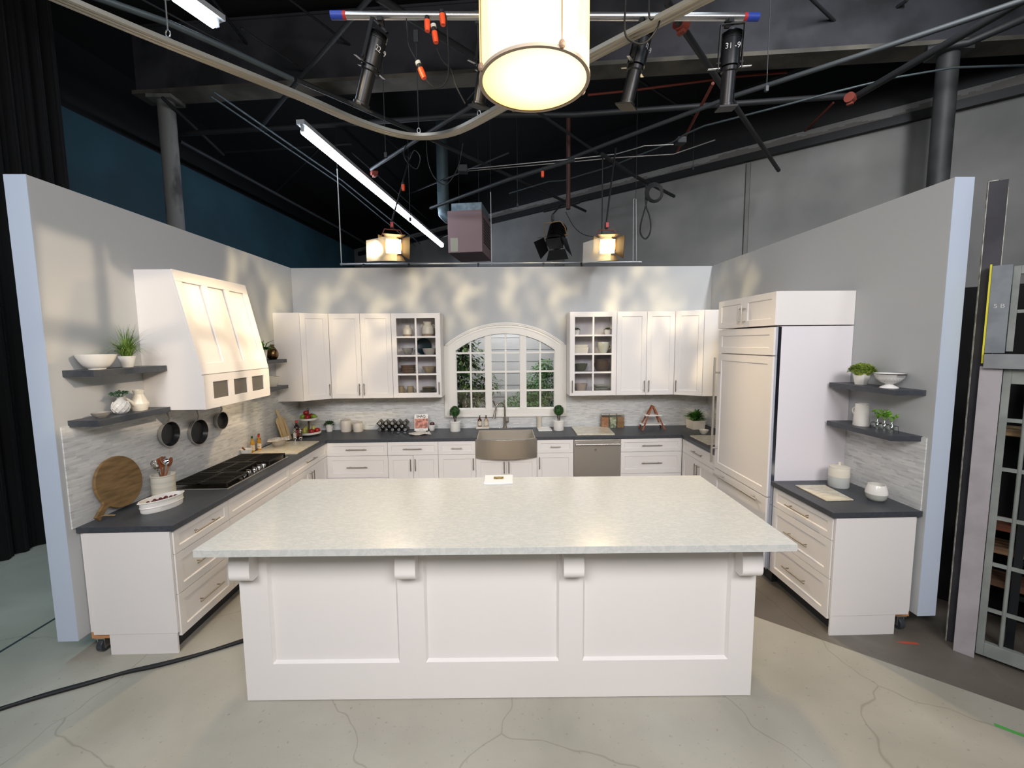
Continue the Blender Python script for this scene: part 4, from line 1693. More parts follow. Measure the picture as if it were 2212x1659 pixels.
linen = mat('linen_white', 'e6dfd2', .8, col2='d5ccbb', nscale=3, stretch=(20, 1, 1), nlo=.5, nhi=.55)
cloth('bowl_cloth', 'folded white cloth draped over the taupe bowl', (-2.64, -.985, C + .09), .22, .19, .5, linen, seed=3, h=.008)

t = thing('cutting_board', 'long pale wooden paddle board leaning in the left corner', 'cutting board', (-2.70, -.66, C + .004), rot=(0, math.radians(-17), math.radians(-6)))
b = MB()
ol = [(-.085, .012), (-.075, 0), (.075, 0), (.085, .012), (.085, .27), (.06, .30), (.024, .315), (.018, .33), (.018, .40), (.01, .412), (-.01, .412), (-.018, .40), (-.018, .33), (-.024, .315), (-.06, .30), (-.085, .27)]
b.prism(ol, 'X', -.009, .009)
b.build('board', mat('maple', 'd9c193', .5, col2='b48f55', nscale=7, stretch=(1, 7, .6), nlo=.52, nhi=.62), t, local=True, bevel=.004)
t = thing('sauce_bottle', 'dark sauce bottle with a red cap and red label in the left corner', 'bottle', (-2.70, -.42, C))
t.location = (-2.655, -.50, C)
b = MB()
b.lathe([(0, 0), (.036, 0), (.038, .006), (.038, .125), (.03, .155), (.014, .172), (.013, .2), (0, .2)], n=24)
b.build('glass', mat('dark_glass', '2a1210', .12, coat=.5), t, local=True, smooth=40)
b = MB()
b.lathe([(.0383, .03), (.0386, .03), (.0386, .11), (.0383, .11)], n=24)
b.build('paper_label', mat('red_label', '9d3b2c', .6), t, local=True, smooth=40)
b = MB()
b.lathe([(0, .199), (.016, .199), (.016, .228), (0, .23)], n=16)
b.build('cap', mat('red_cap', 'd8473a', .4), t, local=True, smooth=40)
for x, y, lab in ((-2.635, -.60, 'clear salt grinder with a chrome top, left of the pair'), (-2.57, -.585, 'clear pepper grinder with a chrome top, right of the pair')):
    t = thing('grinder', lab, 'grinder', (x, y, C), group='salt and pepper grinders')
    b = MB()
    b.lathe([(0, .03), (.02, .03), (.02, .09), (0, .09)], n=20)
    b.build('clear_body', mat('grinder_glass' + ('' if x < -2.6 else '_dark'), 'd9d2cd' if x < -2.6 else '5a4a40', .1), t, local=True, smooth=40)
    b = MB()
    b.lathe([(0, 0), (.024, 0), (.024, .012), (.019, .03), (0, .03)], n=20)
    b.build('base', chrome, t, local=True, smooth=40)
    b = MB()
    b.lathe([(0, .09), (.021, .09), (.023, .105), (.012, .118), (.012, .124), (.016, .132), (.012, .142), (0, .146)], n=20)
    b.build('cap', chrome, t, local=True, smooth=40)

# tiered fruit stand
ts = (-2.575, -.33, C)
t = thing('tiered_stand', 'two-tier white fruit stand with a wooden post and ring handle', 'fruit stand', ts)
trw = mat('stand_white', 'd9d6ce', .5)
for z, r in ((.022, .142), (.205, .108)):
    b = MB()
    b.lathe([(0, z), (r, z), (r + .006, z + .006), (r + .006, z + .03), (r, z + .03), (r, z + .008), (0, z + .008)], n=40)
    b.build('tray', trw, t, local=True, smooth=35)
b = MB()
b.cyl((0, 0, .030), (0, 0, .204), .010, n=12)
b.cyl((0, 0, .213), (0, 0, .33), .009, n=12)
b.build('post', mat('dark_walnut', '4a3528', .5), t, local=True, smooth=40)
b = MB()
b.tube([(.014 * math.cos(a), 0, .345 + .014 * math.sin(a)) for a in [2 * PI * i / 20 for i in range(21)]], .0028, n=6)
b.build('ring_handle', blackmet, t, local=True, smooth=60)
for s in ((.09, 0), (-.045, .08), (-.045, -.08)):
    b = MB()
    b.ball((s[0], s[1], .011), .011)
    b.build('foot', blackmet, t, local=True, smooth=60)
ap = [(0, .008), (.012, .001), (.026, .006), (.036, .025), (.036, .042), (.026, .060), (.012, .064), (.004, .058), (0, .056)]


def apple(name, col, label, loc, group, prof=ap, s=1.0):
    t = thing(name, label, 'fruit', loc, group=group, rz=random.uniform(0, 6))
    t.scale = (s, s, s)
    b = MB()
    b.lathe(prof, n=20)
    b.build('flesh', col, t, local=True, smooth=70)
    top = prof[-1][1]
    b = MB()
    b.tube([(0, 0, top - .002), (.002, 0, top + .01), (.005, 0, top + .018)], .0014, n=5)
    b.build('stem', mat('fruit_stem', '4a3420', .7), t, local=True)
    return t


apr = mat('red_apple', '9c1c1c', .3, col2='7a1218', nscale=20)
apg = mat('green_apple', '6f8f28', .3, col2='8aa63a', nscale=20)
prm = mat('pear_green', '9aa040', .4, col2='b3ab4c', nscale=30)
z1 = C + .2135
for (x, y, m_, nm, lab) in ((-.066, -.02, apg, 'green_apple', 'green apple at the left on the upper tier of the fruit stand'),
                            (.068, .005, apg, 'green_apple', 'green apple at the right on the upper tier of the fruit stand'),
                            (.012, -.058, apr, 'red_apple', 'red apple at the front middle of the upper tier'),
                            (.015, .06, apr, 'red_apple', 'red apple at the back of the upper tier'),):
    apple(nm, m_, lab, (ts[0] + x, ts[1] + y, z1), 'fruit on the stand')
apple('red_apple', apr, 'red apple resting on top of the others on the upper tier', (ts[0] - .028, ts[1] + .0, z1 + .052), 'fruit on the stand')
z0 = C + .0305
pear = [(0, .004), (.014, 0), (.028, .008), (.034, .028), (.029, .048), (.017, .070), (.012, .082), (.006, .088), (0, .088)]
for (x, y, m_, nm, lab, pf) in ((-.098, -.03, apr, 'red_apple', 'red apple at the far left of the lower tier', ap),
                                (-.02, -.092, prm, 'pear', 'green pear at the front of the lower tier', pear),
                                (-.062, .045, prm, 'pear', 'green pear at the back left of the lower tier', pear),
                                (.035, .05, prm, 'pear', 'green pear behind the post on the lower tier', pear),
                                (.062, -.07, apr, 'red_apple', 'red apple at the front right of the lower tier', ap),
                                (.105, .005, apr, 'red_apple', 'red apple at the far right of the lower tier', ap),
                                (-.085, -.09, apr, 'red_apple', 'red apple at the front left of the lower tier', ap)):
    apple(nm, m_, lab, (ts[0] + x, ts[1] + y, z0), 'fruit on the stand', pf)

# back worktop, left of the sink -----------------------------------------
planted('herb_pot', 'small green herb in a tapered white pot on the back worktop', 'plant', (-2.40, -.10, C), cup(.055, .105, .005, .68), ceramic, darkgreen, 'dome', .058, num=150, L=.03, wd=.018, seed=13)
dolm = mat('ivory_ceramic', 'ddd3c6', .35)
for x, y, r, h, lab in ((-2.165, -.12, .066, .15, 'taller ivory lidded canister on the back worktop'), (-1.995, -.13, .062, .118, 'shorter ivory lidded canister on the back worktop')):
    t = thing('canister', lab, 'canister', (x, y, C), group='ivory canisters')
    b = MB()
    b.lathe([(0, 0), (r, 0), (r + .002, .006), (r + .002, h - .004), (r, h), (0, h)], n=36)
    b.build('body', dolm, t, local=True, smooth=35)
    b = MB()
    b.lathe([(0, h + .0003), (r + .001, h + .0003), (r + .001, h + .012), (r * .3, h + .02), (r * .3, h + .032), (0, h + .034)], n=36)
    b.build('lid', mat('canister_lid', 'c9bfb4', .4), t, local=True, smooth=35)

# spice rack: crossed metal slats, jars lying cap-forward
sr = (-1.51, -.135, C)
t = thing('spice_rack', 'low metal lattice spice rack holding rows of lying jars', 'rack', sr)
b = MB()
px, pz = .086, .0455
gun = mat('gunmetal', '4a4641', .35, .8)
for k in range(-1, 6):
    for s in (-1, 1):
        # zig-zag ribbons between rows
        pass
for row in range(3):
    zc = .026 + row * pz
    cnt = 5 if row != 1 else 4
    for k in range(cnt):
        xc = (k - (cnt - 1) / 2) * px
        o_ = Vector((xc, 0, zc))
        for q in range(4):
            a = q * PI / 2
            d1 = Vector((math.cos(a), 0, math.sin(a)))
            d2 = Vector((math.cos(a + PI / 2), 0, math.sin(a + PI / 2)))
            p, r_ = o_ + Vector((d1.x * .043, 0, d1.z * .0455)), o_ + Vector((d2.x * .043, 0, d2.z * .0455))
            if p.z < -.001 or r_.z < -.001:
                continue
            e = (r_ - p)
            L_ = e.length
            e.normalize()
            nn = Vector((-e.z, 0, e.x))
            b.obox(p, e, (0, 1, 0), nn, 0, L_, -.055, .045, -.0012, .0012)
b.build('lattice', gun, t, local=True)
b = MB()
for sx in (-1, 1):
    b.box(sx * .19 - .003, sx * .19 + .003, -.05, .04, 0.0, .02)
b.box(-.19, .19, -.05, -.044, 0, .004)
b.box(-.19, .19, .034, .04, 0, .004)
b.build('base_frame', gun, t, local=True)
rows_ = ('bottom', 'middle', 'top')
ords = ('first', 'second', 'third', 'fourth', 'fifth')
jar = None
jm = mat('spice_jar_glass', '6a4a38', .15, col2='4f6a3a', nscale=6)
for row in range(3):
    cnt = 5 if row != 1 else 4
    for k in range(cnt):
        loc = (sr[0] + (k - (cnt - 1) / 2) * px, sr[1], C + .026 + row * pz)
        lab = '%s small chrome-capped spice jar from the left in the %s row of the rack' % (ords[k], rows_[row])
        if jar is None:
            jar = thing('spice_jar', lab, 'jar', loc, group='spice jars in the lattice rack')
            b = MB()
            b.cyl((0, .05, 0), (0, -.035, 0), .0205, n=18)
            b.build('glass', jm, jar, local=True, smooth=40)
            b = MB()
            b.cyl((0, -.0355, 0), (0, -.062, 0), .0215, n=18)
            b.build('cap', chrome, jar, local=True, smooth=40, bevel=.003)
        else:
            dup(jar, loc, lab)

# cookbook on a stand, towel, ornament bowl
bk = at(910, 932, 'Z', C)
t = thing('cookbook', 'white and red cookbook titled SHAQ propped upright on the back worktop', 'book', (bk.x, bk.y, C + .012), rot=(math.radians(-14), 0, math.radians(3)))
b = MB()
b.box(-.088, .088, 0, .016, 0, .222)
b.build('pages', mat('book_pages', 'efe9dc', .7), t, local=True)
b = MB()
b.box(-.09, .09, -.003, -.0005, -.001, .224)
b.box(-.09, .09, .0165, .019, -.001, .224)
b.box(-.093, -.0885, -.003, .019, -.001, .224)
cv = b.build('cover', mat('book_cover', 'e9e4dc', .35), t, local=True)
b = MB()
b.box(-.088, .088, -.0036, -.003, .03, .165)
ph = b.build('cover_photo', mat('cover_photo', '8e3a26', .4, col2='d98a68', nscale=22, nlo=.45, nhi=.58), cv, local=True)
text('SHAQ.', .046, mat('ink_black', '201c1c', .5), cv, (0, -.0036, .192), (PI / 2, 0, 0), bold=.0012)
text("family style", .013, mat('ink_black', '201c1c', .5), cv, (0, -.0036, .014), (PI / 2, 0, 0))
t2 = thing('book_stand', 'small white easel stand holding the cookbook', 'stand', (bk.x, bk.y, C))
b = MB()
b.box(-.07, .07, -.02, .035, 0, .009)
b.box(-.07, .07, -.024, -.018, 0, .018)
b.build('ledge', mat('stand_white', 'd9d6ce', .5), t2, local=True, bevel=.001)
b = MB()
b.obox((0, .075, 0), (1, 0, 0), (0, .0, 1), (0, 1, 0), -.02, .02, 0, .12, -.003, .003)
b.box(-.02, .02, .03, .078, 0, .006)
b.build('strut', mat('stand_white', 'd9d6ce', .5), t2, local=True)
cloth('tea_towel', 'crumpled white striped towel lying before the cookbook', (-1.10, -.38, C + .002), .27, .15, .25, linen, seed=8, h=.014, amp=.008)
bc = at(929, 928, 'Z', C)
lathe_thing('egg_bowl', 'white footed bowl peeking out right of the cookbook', 'bowl', (-.985, -.12, C), bowl_prof(.055, .08, .6), ceramic)
lathe_thing('dark_plum', 'dark red round fruit sitting in the bowl behind the cookbook', 'fruit', (-.978, -.125, C + .088), [(0, -.033), (.02, -.027), (.033, 0), (.024, .024), (0, .032)], mat('plum_red', '4a1318', .25))

# topiaries
for x, y, lab in ((-.652, -.20, 'ball topiary in a white crock left of the sink'), (.765, -.225, 'ball topiary in a white crock right of the sink')):
    t = thing('topiary', lab, 'plant', (x, y, C), group='ball topiaries beside the sink')
    b = MB()
    b.lathe([(0, 0), (.068, 0), (.071, .006), (.071, .112), (.076, .116), (.076, .138), (.071, .142), (.064, .142), (.064, .01), (0, .01)], n=36)
    b.build('pot', ceramic, t, local=True, smooth=35)
    b = MB()
    b.lathe([(0, .118), (.063, .118), (0, .127)], n=20)
    b.build('soil', soil, t, local=True)
    b = MB()
    R = random.Random(5 if x < 0 else 6)
    for i in range(7):
        a = i * .9
        b.tube([(.012 * math.cos(a), .012 * math.sin(a), .12), (.016 * math.cos(a + .5), .016 * math.sin(a + .5), .16), (.03 * math.cos(a + .3), .03 * math.sin(a + .3), .245)], .003, n=6)
    b.build('stems', mat('twig_brown', '4b3a2c', .8), t, local=True, smooth=60)
    b = MB()
    b.ball((0, 0, .275), .060, u=20, v=14)
    for i in range(1100):
        d = Vector((R.gauss(0, 1), R.gauss(0, 1), R.gauss(0, 1))).normalized()
        b.leaf(Vector((0, 0, .275)) + d * R.uniform(.056, .066), d + Vector((R.uniform(-.6, .6), R.uniform(-.6, .6), R.uniform(-.6, .6))), (0, 0, 1), .014, .008)
    b.build('foliage', mat('topiary_green', '20401c', .6, col2='3d6a2c', nscale=40), t, local=True)

# soap bottles on a block, tumbler, square dish
b = MB()
b.box(-.395, -.262 + .05, -.085, -.012, C + .0003, C + .03)
o = b.build('soap_tray', mat('travertine', 'e6dfd2', .5, col2='d8cfbf', nscale=14), base=(-.30, -.048, C), bevel=.003)
o.location.x += .02
tag(o, 'white stone block carrying two pump bottles behind the sink', 'tray')
for x, bcol, lcol, lab in ((-.345, '4a2418', 'd9cbb5', 'amber pump soap bottle on the white block'), (-.255, 'b39a7c', 'e9e2d4', 'pale pump lotion bottle on the white block')):
    t = thing('pump_bottle', lab, 'bottle', (x + .02, -.048, C + .0305), group='pump bottles behind the sink')
    b = MB()
    b.lathe([(0, 0), (.026, 0), (.028, .006), (.028, .092), (.018, .108), (.010, .112), (.010, .118), (0, .118)], n=24)
    b.build('bottle_body', mat('soap_glass' + bcol, bcol, .15, coat=.4), t, local=True, smooth=40)
    b = MB()
    b.lathe([(.0283, .016), (.0287, .016), (.0287, .075), (.0283, .075)], n=24)
    b.build('paper_label', mat('soap_label', 'ddd2bd', .6), t, local=True, smooth=40)
    b = MB()
    b.lathe([(0, .117), (.012, .117), (.012, .128), (.005, .13), (.005, .146), (.012, .148), (.012, .155), (0, .156)], n=16)
    b.tube([(0, 0, .152), (-.0, -.02, .152), (0, -.034, .145)], .004, n=8)
    b.build('pump', mat('pump_brown', '3a1c14', .35), t, local=True, smooth=40)
lathe_thing('tumbler', 'tall pale beige ceramic tumbler behind the sink', 'tumbler', (.512, -.05, C), [(0, 0), (.028, 0), (.036, .15), (.038, .165), (.034, .165), (.026, .008), (0, .008)], mat('beige_ceramic', 'cfc5b3', .4))
b = MB()
v = [(.482, -.29), (.668, -.285), (.658, -.045), (.475, -.05)]
b.prism(v, 'Z', C + .0003, C + .006)
b.prism([(x, y) for x, y in ((.482, -.29), (.668, -.285), (.666, -.277), (.484, -.282))], 'Z', C + .006, C + .014)
b.prism([(.475, -.058), (.658, -.053), (.658, -.045), (.475, -.05)], 'Z', C + .006, C + .014)
b.prism([(.482, -.29), (.49, -.29), (.483, -.05), (.475, -.05)], 'Z', C + .006, C + .014)
b.prism([(.660, -.285), (.668, -.285), (.658, -.045), (.650, -.045)], 'Z', C + .006, C + .014)
o = b.build('square_dish', ceramic, base=(.57, -.17, C))
tag(o, 'shallow rectangular white dish between the sink and right topiary', 'dish')

# right of the sink
b = MB()
b.prism([(.955, -.585), (1.445, -.590), (1.47, -.075), (.965, -.06)], 'Z', C + .0005, C + .016)
o = b.build('marble_slab', board_marble, base=(1.2, -.33, C), bevel=.003)
tag(o, 'square cream marble board on the worktop above the dishwasher', 'cutting board')
for k, (c1, c2, sc, lab) in enumerate((('a8622f', 'c78a52', 40, 'square glass jar of orange-brown pasta, left of three'),
                                       ('c9cba6', '6f7a4c', 34, 'square glass jar of pale green pasta, middle of three'),
                                       ('a8762a', '8a5c1c', 60, 'square glass jar of golden grains, right of three'))):
    x = 1.427 + k * .107
    t = thing('storage_jar', lab, 'jar', (x, -.10, C), group='square jars on the back worktop')
    b = MB()
    b.box(-.047, .047, -.047, .047, .004, .152)
    b.build('contents', mat('jar_fill_%d' % k, c1, .6, col2=c2, nscale=sc, nlo=.47, nhi=.53), t, local=True, bevel=.004)
    b = MB()
    b.box(-.051, .051, -.051, .051, .0003, .003)
    for s in (-1, 1):
        b.box(s * .051 - .0015, s * .051 + .0015, -.051, .051, .003, .178)
        b.box(-.051, .051, s * .051 - .0015, s * .051 + .0015, .003, .178)
    b.build('glass', glass_mat('jar_glass', (.96, .97, .97), .12), t, local=True)
    b = MB()
    b.box(-.047, .047, -.047, .047, .179, .196)
    b.build('lid', steel, t, local=True, bevel=.003)

# A-frame tiered stand
t = thing('a_frame_stand', 'wooden A-frame stand with two white shelves on the back worktop', 'stand', (2.045, -.25, C))
for y in (-.075, .075):
    for s in (-1, 1):
        b = MB()
        d = Vector((-s * .15, -y * .75, .325))
        o_ = Vector((s * .155, y, 0))
        b.obox(o_, (1, 0, 0), (0, 1, 0), d, -.011, .011, -.007, .007, 0, 1)
        b.build('leg', redwood, t, local=True, bevel=.002)
b = MB()
b.cyl((0, -.035, .318), (0, .035, .318), .012, n=12)
b.build('top_rod', redwood, t, local=True, smooth=40)
for z, hw_ in ((.065, .165), (.19, .115)):
    b = MB()
    b.box(-hw_, hw_, -.062, .062, z, z + .014)
    b.build('shelf', ceramic, t, local=True, bevel=.003)
planted('agave_plant', 'spiky green succulent in a square beige pot in the right back corner', 'plant', (2.655, -.235, C),
        [(0, 0), (.085, 0), (.09, .12), (.083, .12), (.08, .1), (0, .1)], mat('beige_pot', 'd8d0c4', .5), mat('agave_green', '23501f', .5, col2='4f8a34', nscale=16), 'rosette', .12, squ=1.0, num=120, L=.155, wd=.038, seed=21, n=40, rz=.12, zc=.015)
b = MB()
b.prism([(2.36, -.73), (2.78, -.73), (2.78, -1.2), (2.36, -1.2)], 'Z', C + .0005, C + .014)
o = b.build('marble_slab', board_marble, base=(2.57, -.96, C), bevel=.003)
tag(o, 'cream marble board beside the refrigerator handle', 'cutting board')
lathe_thing('small_bowl', 'small ivory bowl in front of the square plant pot in the right corner', 'bowl', (2.60, -.60, C), bowl_prof(.06, .055, .5), cream)

# right near shelves and worktop
planted('preserved_boxwood', 'lime green bushy plant in a white squared pot on the upper right shelf', 'plant', (2.83, -2.70, 1.76),
        [(0, 0), (.033, 0), (.048, .085), (.043, .085), (.04, .07), (0, .07)], ceramic, limegreen, 'dome', .086, num=1100, L=.015, wd=.013, seed=31, squ=.6, n=32, rz=.4, zc=.028)
t = thing('colander', 'white enamel footed colander with two side handles on the upper right shelf', 'colander', (2.825, -2.95, 1.76))
en = mat('white_enamel', 'f0efec', .15)
b = MB()
b.lathe([(0, .028), (.03, .03), (.055, .042), (.08, .07), (.092, .1), (.096, .102), (.094, .105), (.089, .103), (.075, .072), (.05, .048), (0, .036)], n=40)
b.build('bowl', en, t, local=True, smooth=50)
b = MB()
b.lathe([(0, 0), (.056, 0), (.05, .008), (.024, .022), (.022, .032), (0, .032)], n=36)
b.build('foot', en, t, local=True, smooth=50)
b = MB()
b.lathe([(.0945, .1005), (.0972, .1025), (.0945, .106), (.0935, .103)], n=40)
b.build('rim', mat('dark_rim', '4a4444', .4), t, local=True, smooth=50)
b = MB()
for s in (-1, 1):
    b.tube([(.028, s * .092, .098), (.02, s * .112, .098), (-.02, s * .112, .098), (-.028, s * .092, .098)], .003, n=6)
b.build('side_handles', mat('dark_rim', '4a4444', .4), t, local=True, smooth=50)
b = MB()
for ring_ in range(3):
    for k in range(7):
        a = math.radians(200 + k * 14 + ring_ * 7)
        rr_, z = (.0605, .052) if ring_ == 0 else ((.071, .062) if ring_ == 1 else (.08, .074))
        p = Vector((rr_ * math.cos(a), rr_ * math.sin(a), z - .006))
        b.ball(p, .0018, u=6, v=4)
b.build('holes', mat('hole_dark', '6a6460', .8), t, local=True)
t = thing('jug', 'tall white ceramic jug with a looped handle on the lower right shelf', 'jug', (2.83, -2.725, 1.437))
b = MB()
b.lathe([(0, 0), (.052, 0), (.054, .004), (.044, .17), (.043, .175), (.039, .175), (.047, .008), (0, .008)], n=36)
b.build('body', ceramic, t, local=True, smooth=35)
b = MB()
b.prism([(-.0, .172), (.02, .172), (.055, .176), (.02, .150)], 'X', -.012, .012)
b.bm.transform(Matrix.Rotation(math.radians(180), 4, 'Z'))
b.build('pouring_lip', ceramic, t, local=True, bevel=.004)
b = MB()
b.tube([(0, .042 + .045 * math.sin(PI * k / 14), .145 - .095 * k / 14 + .012 * math.sin(PI * k / 14)) for k in range(15)], .006, n=10)
b.build('handle', ceramic, t, local=True, smooth=60)
t = thing('bud_vase_holder', 'row of three clear bud vases with green sprigs in a wire holder', 'vase', (2.83, -2.93, 1.437))
gv = glass_mat('vase_glass', (.93, .96, .95), .22)
b = MB()
for s in (-1, 1):
    b.tube([(s * .018, -.10, .0), (s * .018, -.092, .05), (s * .018, .092, .05), (s * .018, .10, 0)], .0016, n=6)
for y in (-.09, -.03, .03, .09):
    b.cyl((-.018, y, .05), (.018, y, .05), .0016, n=6)
b.build('wire_frame', blackmet, t, local=True)
for k, y in enumerate((-.06, 0, .06)):
    b = MB()
    b.lathe([(0, .002), (.019, .002), (.021, .01), (.021, .045), (.009, .06), (.008, .078), (.011, .08), (.007, .078), (.018, .042), (.018, .008), (0, .006)], (0, y, 0), n=20)
    b.build('vase', gv, t, local=True, smooth=50)
    b = MB()
    R = random.Random(40 + k)
    for i in range(7):
        a = R.uniform(0, 6.28)
        e = (.028 * math.cos(a), y + .028 * math.sin(a), .125 + R.uniform(-.02, .025))
        b.tube([(0, y, .02), (0, y, .08), e], .0012, n=5)
        for j in range(9):
            d = Vector((R.gauss(0, 1), R.gauss(0, 1), R.gauss(0, .6)))
            b.leaf(e, d, (0, 0, 1), .022, .016)
    b.build('sprig', mat('sprig_green', '5c9420', .5, col2='8cc23e', nscale=40), t, local=True)
t = thing('cookie_jar', 'white lidded stoneware canister with a grey lower half on the near right worktop', 'canister', (2.745, -2.645, C))
b = MB()
b.lathe([(0, 0), (.068, 0), (.073, .008), (.073, .09)], n=40)
b.build('lower_body', mat('pale_grey_glaze', 'c4c7c4', .25), t, local=True, smooth=35)
b = MB()
b.lathe([(.073, .09), (.073, .15), (.070, .158), (0, .158)], n=40)
b.build('upper_body', cream, t, local=True, smooth=35)
b = MB()
b.lathe([(0, .1585), (.071, .1585), (.071, .167), (.055, .176), (.012, .183), (.01, .19), (.013, .198), (.009, .205), (0, .206)], n=36)
b.build('lid', cream, t, local=True, smooth=35)
t = thing('round_vase', 'squat round two-tone ceramic pot on the near right worktop', 'pot', (2.785, -2.955, C))
b = MB()
b.lathe([(0, 0), (.044, 0), (.062, .022), (.069, .055)], n=40)
b.build('lower_body', mat('sage_grey_glaze', 'c2c5bb', .25), t, local=True, smooth=60)
b = MB()
b.lathe([(.069, .055), (.067, .08), (.057, .11), (.052, .122), (.048, .122), (.053, .108), (.06, .07), (.05, .02), (0, .01)], n=40)
b.build('upper_body', ceramic, t, local=True, smooth=60)
b = MB()
b.prism([(2.40, -2.965), (2.612, -2.96), (2.645, -2.63), (2.405, -2.62)], 'Z', C + .0005, C + .010)
o = b.build('marble_slab', board_marble, base=(2.51, -2.79, C), bevel=.003)
tag(o, 'cream marble board on the near right worktop', 'cutting board')

# papers on the island
pc = at(1077, 1037, 'Z', 1.067)
t = thing('paper_stack', 'small stack of white printed sheets at the far edge of the island', 'paper', (pc.x, pc.y, 1.0675), IYAW)
for k in range(3):
    b = MB()
    b.box(-.107, .107, -.095, .095, k * .0035, k * .0035 + .003)
    o = b.build('sheet', mat('paper_white', 'f2f2f4', .7), t, local=True)
    o.rotation_euler = (0, 0, math.radians((1.5, -1.2, .5)[k]))
b = MB()
b.box(-.038, .038, -.01, .052, .0102, .0106)
b.build('printed_patch', mat('printed_ink', '6b5a34', .6, col2='a8935a', nscale=60, nlo=.48, nhi=.52), t, local=True)

# dishes in the glass-fronted cabinets ------------------------------------
shz = [UB + .0185] + [UB + z + .0095 for z in rowz[1:4]]


def dish(name, label, cat, u, row, prof, m_, group=None, y=-.19, v=760, dz=0, **k):
    x = at(u, v, 'Y', y).x
    return lathe_thing(name, label, cat, (x, y, shz[row] + dz), prof, m_, group, **k)


gL, gR = 'dishes in the left glass cabinet', 'dishes in the right glass cabinet'
for u, s, lab in ((880, .78, 'smaller cream milk-can jar with handles, top shelf of left glass cabinet'), (924, 1.0, 'larger cream milk-can jar with handles, top shelf of left glass cabinet')):
    x = at(u, 710, 'Y', -.18).x
    t = thing('milk_can_jar', lab, 'jar', (x, -.18, shz[3]), group=gL)
    t.scale = (s, s, s)
    b = MB()
    b.lathe([(0, .035), (.078, .035), (.078, .12), (.07, .135), (.05, .155), (.05, .18), (.06, .195), (.055, .195), (0, .17)], n=32)
    b.build('body', cream, t, local=True, smooth=35)
    b = MB()
    b.lathe([(0, 0), (.076, 0), (.078, .0349), (0, .0349)], n=32)
    b.build('bare_clay_base', mat('bare_clay', 'a08c76', .7), t, local=True, smooth=35)
    for sx in (-1, 1):
        b = MB()
        b.tube([(sx * .058, 0, .15), (sx * .08, 0, .155), (sx * .088, 0, .135), (sx * .078, 0, .115)], .005, n=8)
        b.build('handle', cream, t, local=True, smooth=60)
dish('cereal_bowl', 'grey bowl on the second shelf of the left glass cabinet', 'bowl', 881, 2, bowl_prof(.078, .092, .45), greyglaze, gL)
x = at(915, 750, 'Y', -.07).x
t = thing('dinner_plate', 'glossy dark teal round plate standing upright in the left glass cabinet', 'plate', (x, -.068, shz[2] + .112), group=gL, rot=(math.radians(82), 0, 0))
b = MB()
b.lathe([(0, 0), (.07, 0), (.11, .012), (.112, .015), (.07, .005), (0, .005)], n=40)
b.build('plate', mat('teal_glaze', '20343a', .08, coat=.5), t, local=True, smooth=50)
dish('serving_bowl', 'grey wavy-rimmed bowl before the teal plate in the left glass cabinet', 'bowl', 928, 2, bowl_prof(.095, .085, .6), mat('grey_stone_glaze', 'b0aba0', .35), gL, y=-.2)
for k in range(3):
    dish('shallow_bowl', ('lowest', 'middle', 'topmost')[k] + ' brown shallow bowl of the stack of three in the left glass cabinet', 'bowl', 882, 1, bowl_prof(.10, .045, .7, .007, .4), brownglaze, 'stack of brown bowls', dz=k * .031 + .0, v=800)
dish('serving_bowl', 'tan footed bowl on the third shelf of the left glass cabinet', 'bowl', 927, 1, bowl_prof(.095, .088, .45), tanglaze, gL, v=800)
for u, y_, lab in ((866, -.2, 'left of two brown mugs on the bottom shelf of the left glass cabinet'), (885, -.2, 'right of two brown mugs on the bottom shelf of the left glass cabinet')):
    x = at(u, 838, 'Y', y_).x + (.01 if u > 870 else 0)
    t = thing('mug', lab, 'mug', (x, y_, shz[0]), group=gL)
    b = MB()
    b.lathe([(0, 0), (.036, 0), (.043, .012), (.046, .06), (.043, .125), (.039, .125), (.041, .06), (.036, .008), (0, .008)], n=28)
    b.build('body', tanglaze, t, local=True, smooth=50)
    b = MB()
    b.tube([(.042 + .026 * math.sin(PI * k / 10), 0, .10 - .07 * k / 10) for k in range(11)], .005, n=8)
    b.build('handle', tanglaze, t, local=True, smooth=60)
for k in range(5):
    dish('dinner_plate', ('lowest', 'second lowest', 'middle', 'second highest', 'topmost')[k] + ' olive-grey plate of the stack in the left glass cabinet', 'plate', 924 + (2 if k > 2 else 0), 0,
         [(0, 0), (.07, 0), ((.108, .09)[k > 2], .016), ((.108, .09)[k > 2], .019), (.07, .005), (0, .005)], mat('olive_glaze', '77715c', .35), 'stack of olive plates', dz=.0205 * k + (.0 if k < 3 else .008), v=840, y=-.19)
# right cabinet
for u, lab in ((1245, 'small green plant in white pot, left on top shelf of the right glass cabinet'), (1313, 'small green plant in white pot, right on top shelf of the right glass cabinet')):
    x = at(u, 715, 'Y', -.2).x
    planted('shelf_plant', lab, 'plant', (x, -.2, shz[3]), cup(.052, .068, .005, .7), ceramic, darkgreen, 'dome', .05, num=220, L=.014, wd=.012, seed=u)['group'] = gR
for k in range(2):
    x = at(1252, 757, 'Y', -.19).x
    b = MB()
    z = 0
    b.prism([(-.11, .075), (-.095, 0), (.095, 0), (.11, .075), (.12, .075), (.12, .082), (-.12, .082), (-.12, .075)], 'Y', -.07, .07)
    o = b.build('baking_dish', cream, local=True, bevel=.004)
    o.location = (x, -.19, shz[2] + k * .028 + (0 if not k else .055))
    if k:
        o.scale = (.97, .97, .4)
    tag(o, ('lower', 'upper')[k] + ' of two cream baking dishes stacked in the right glass cabinet', 'dish', gR)
x = at(1303, 755, 'Y', -.2).x
t = thing('batter_pitcher', 'pale green glazed batter pitcher with a side handle in the right glass cabinet', 'pitcher', (x, -.2, shz[2]), group=gR)
b = MB()
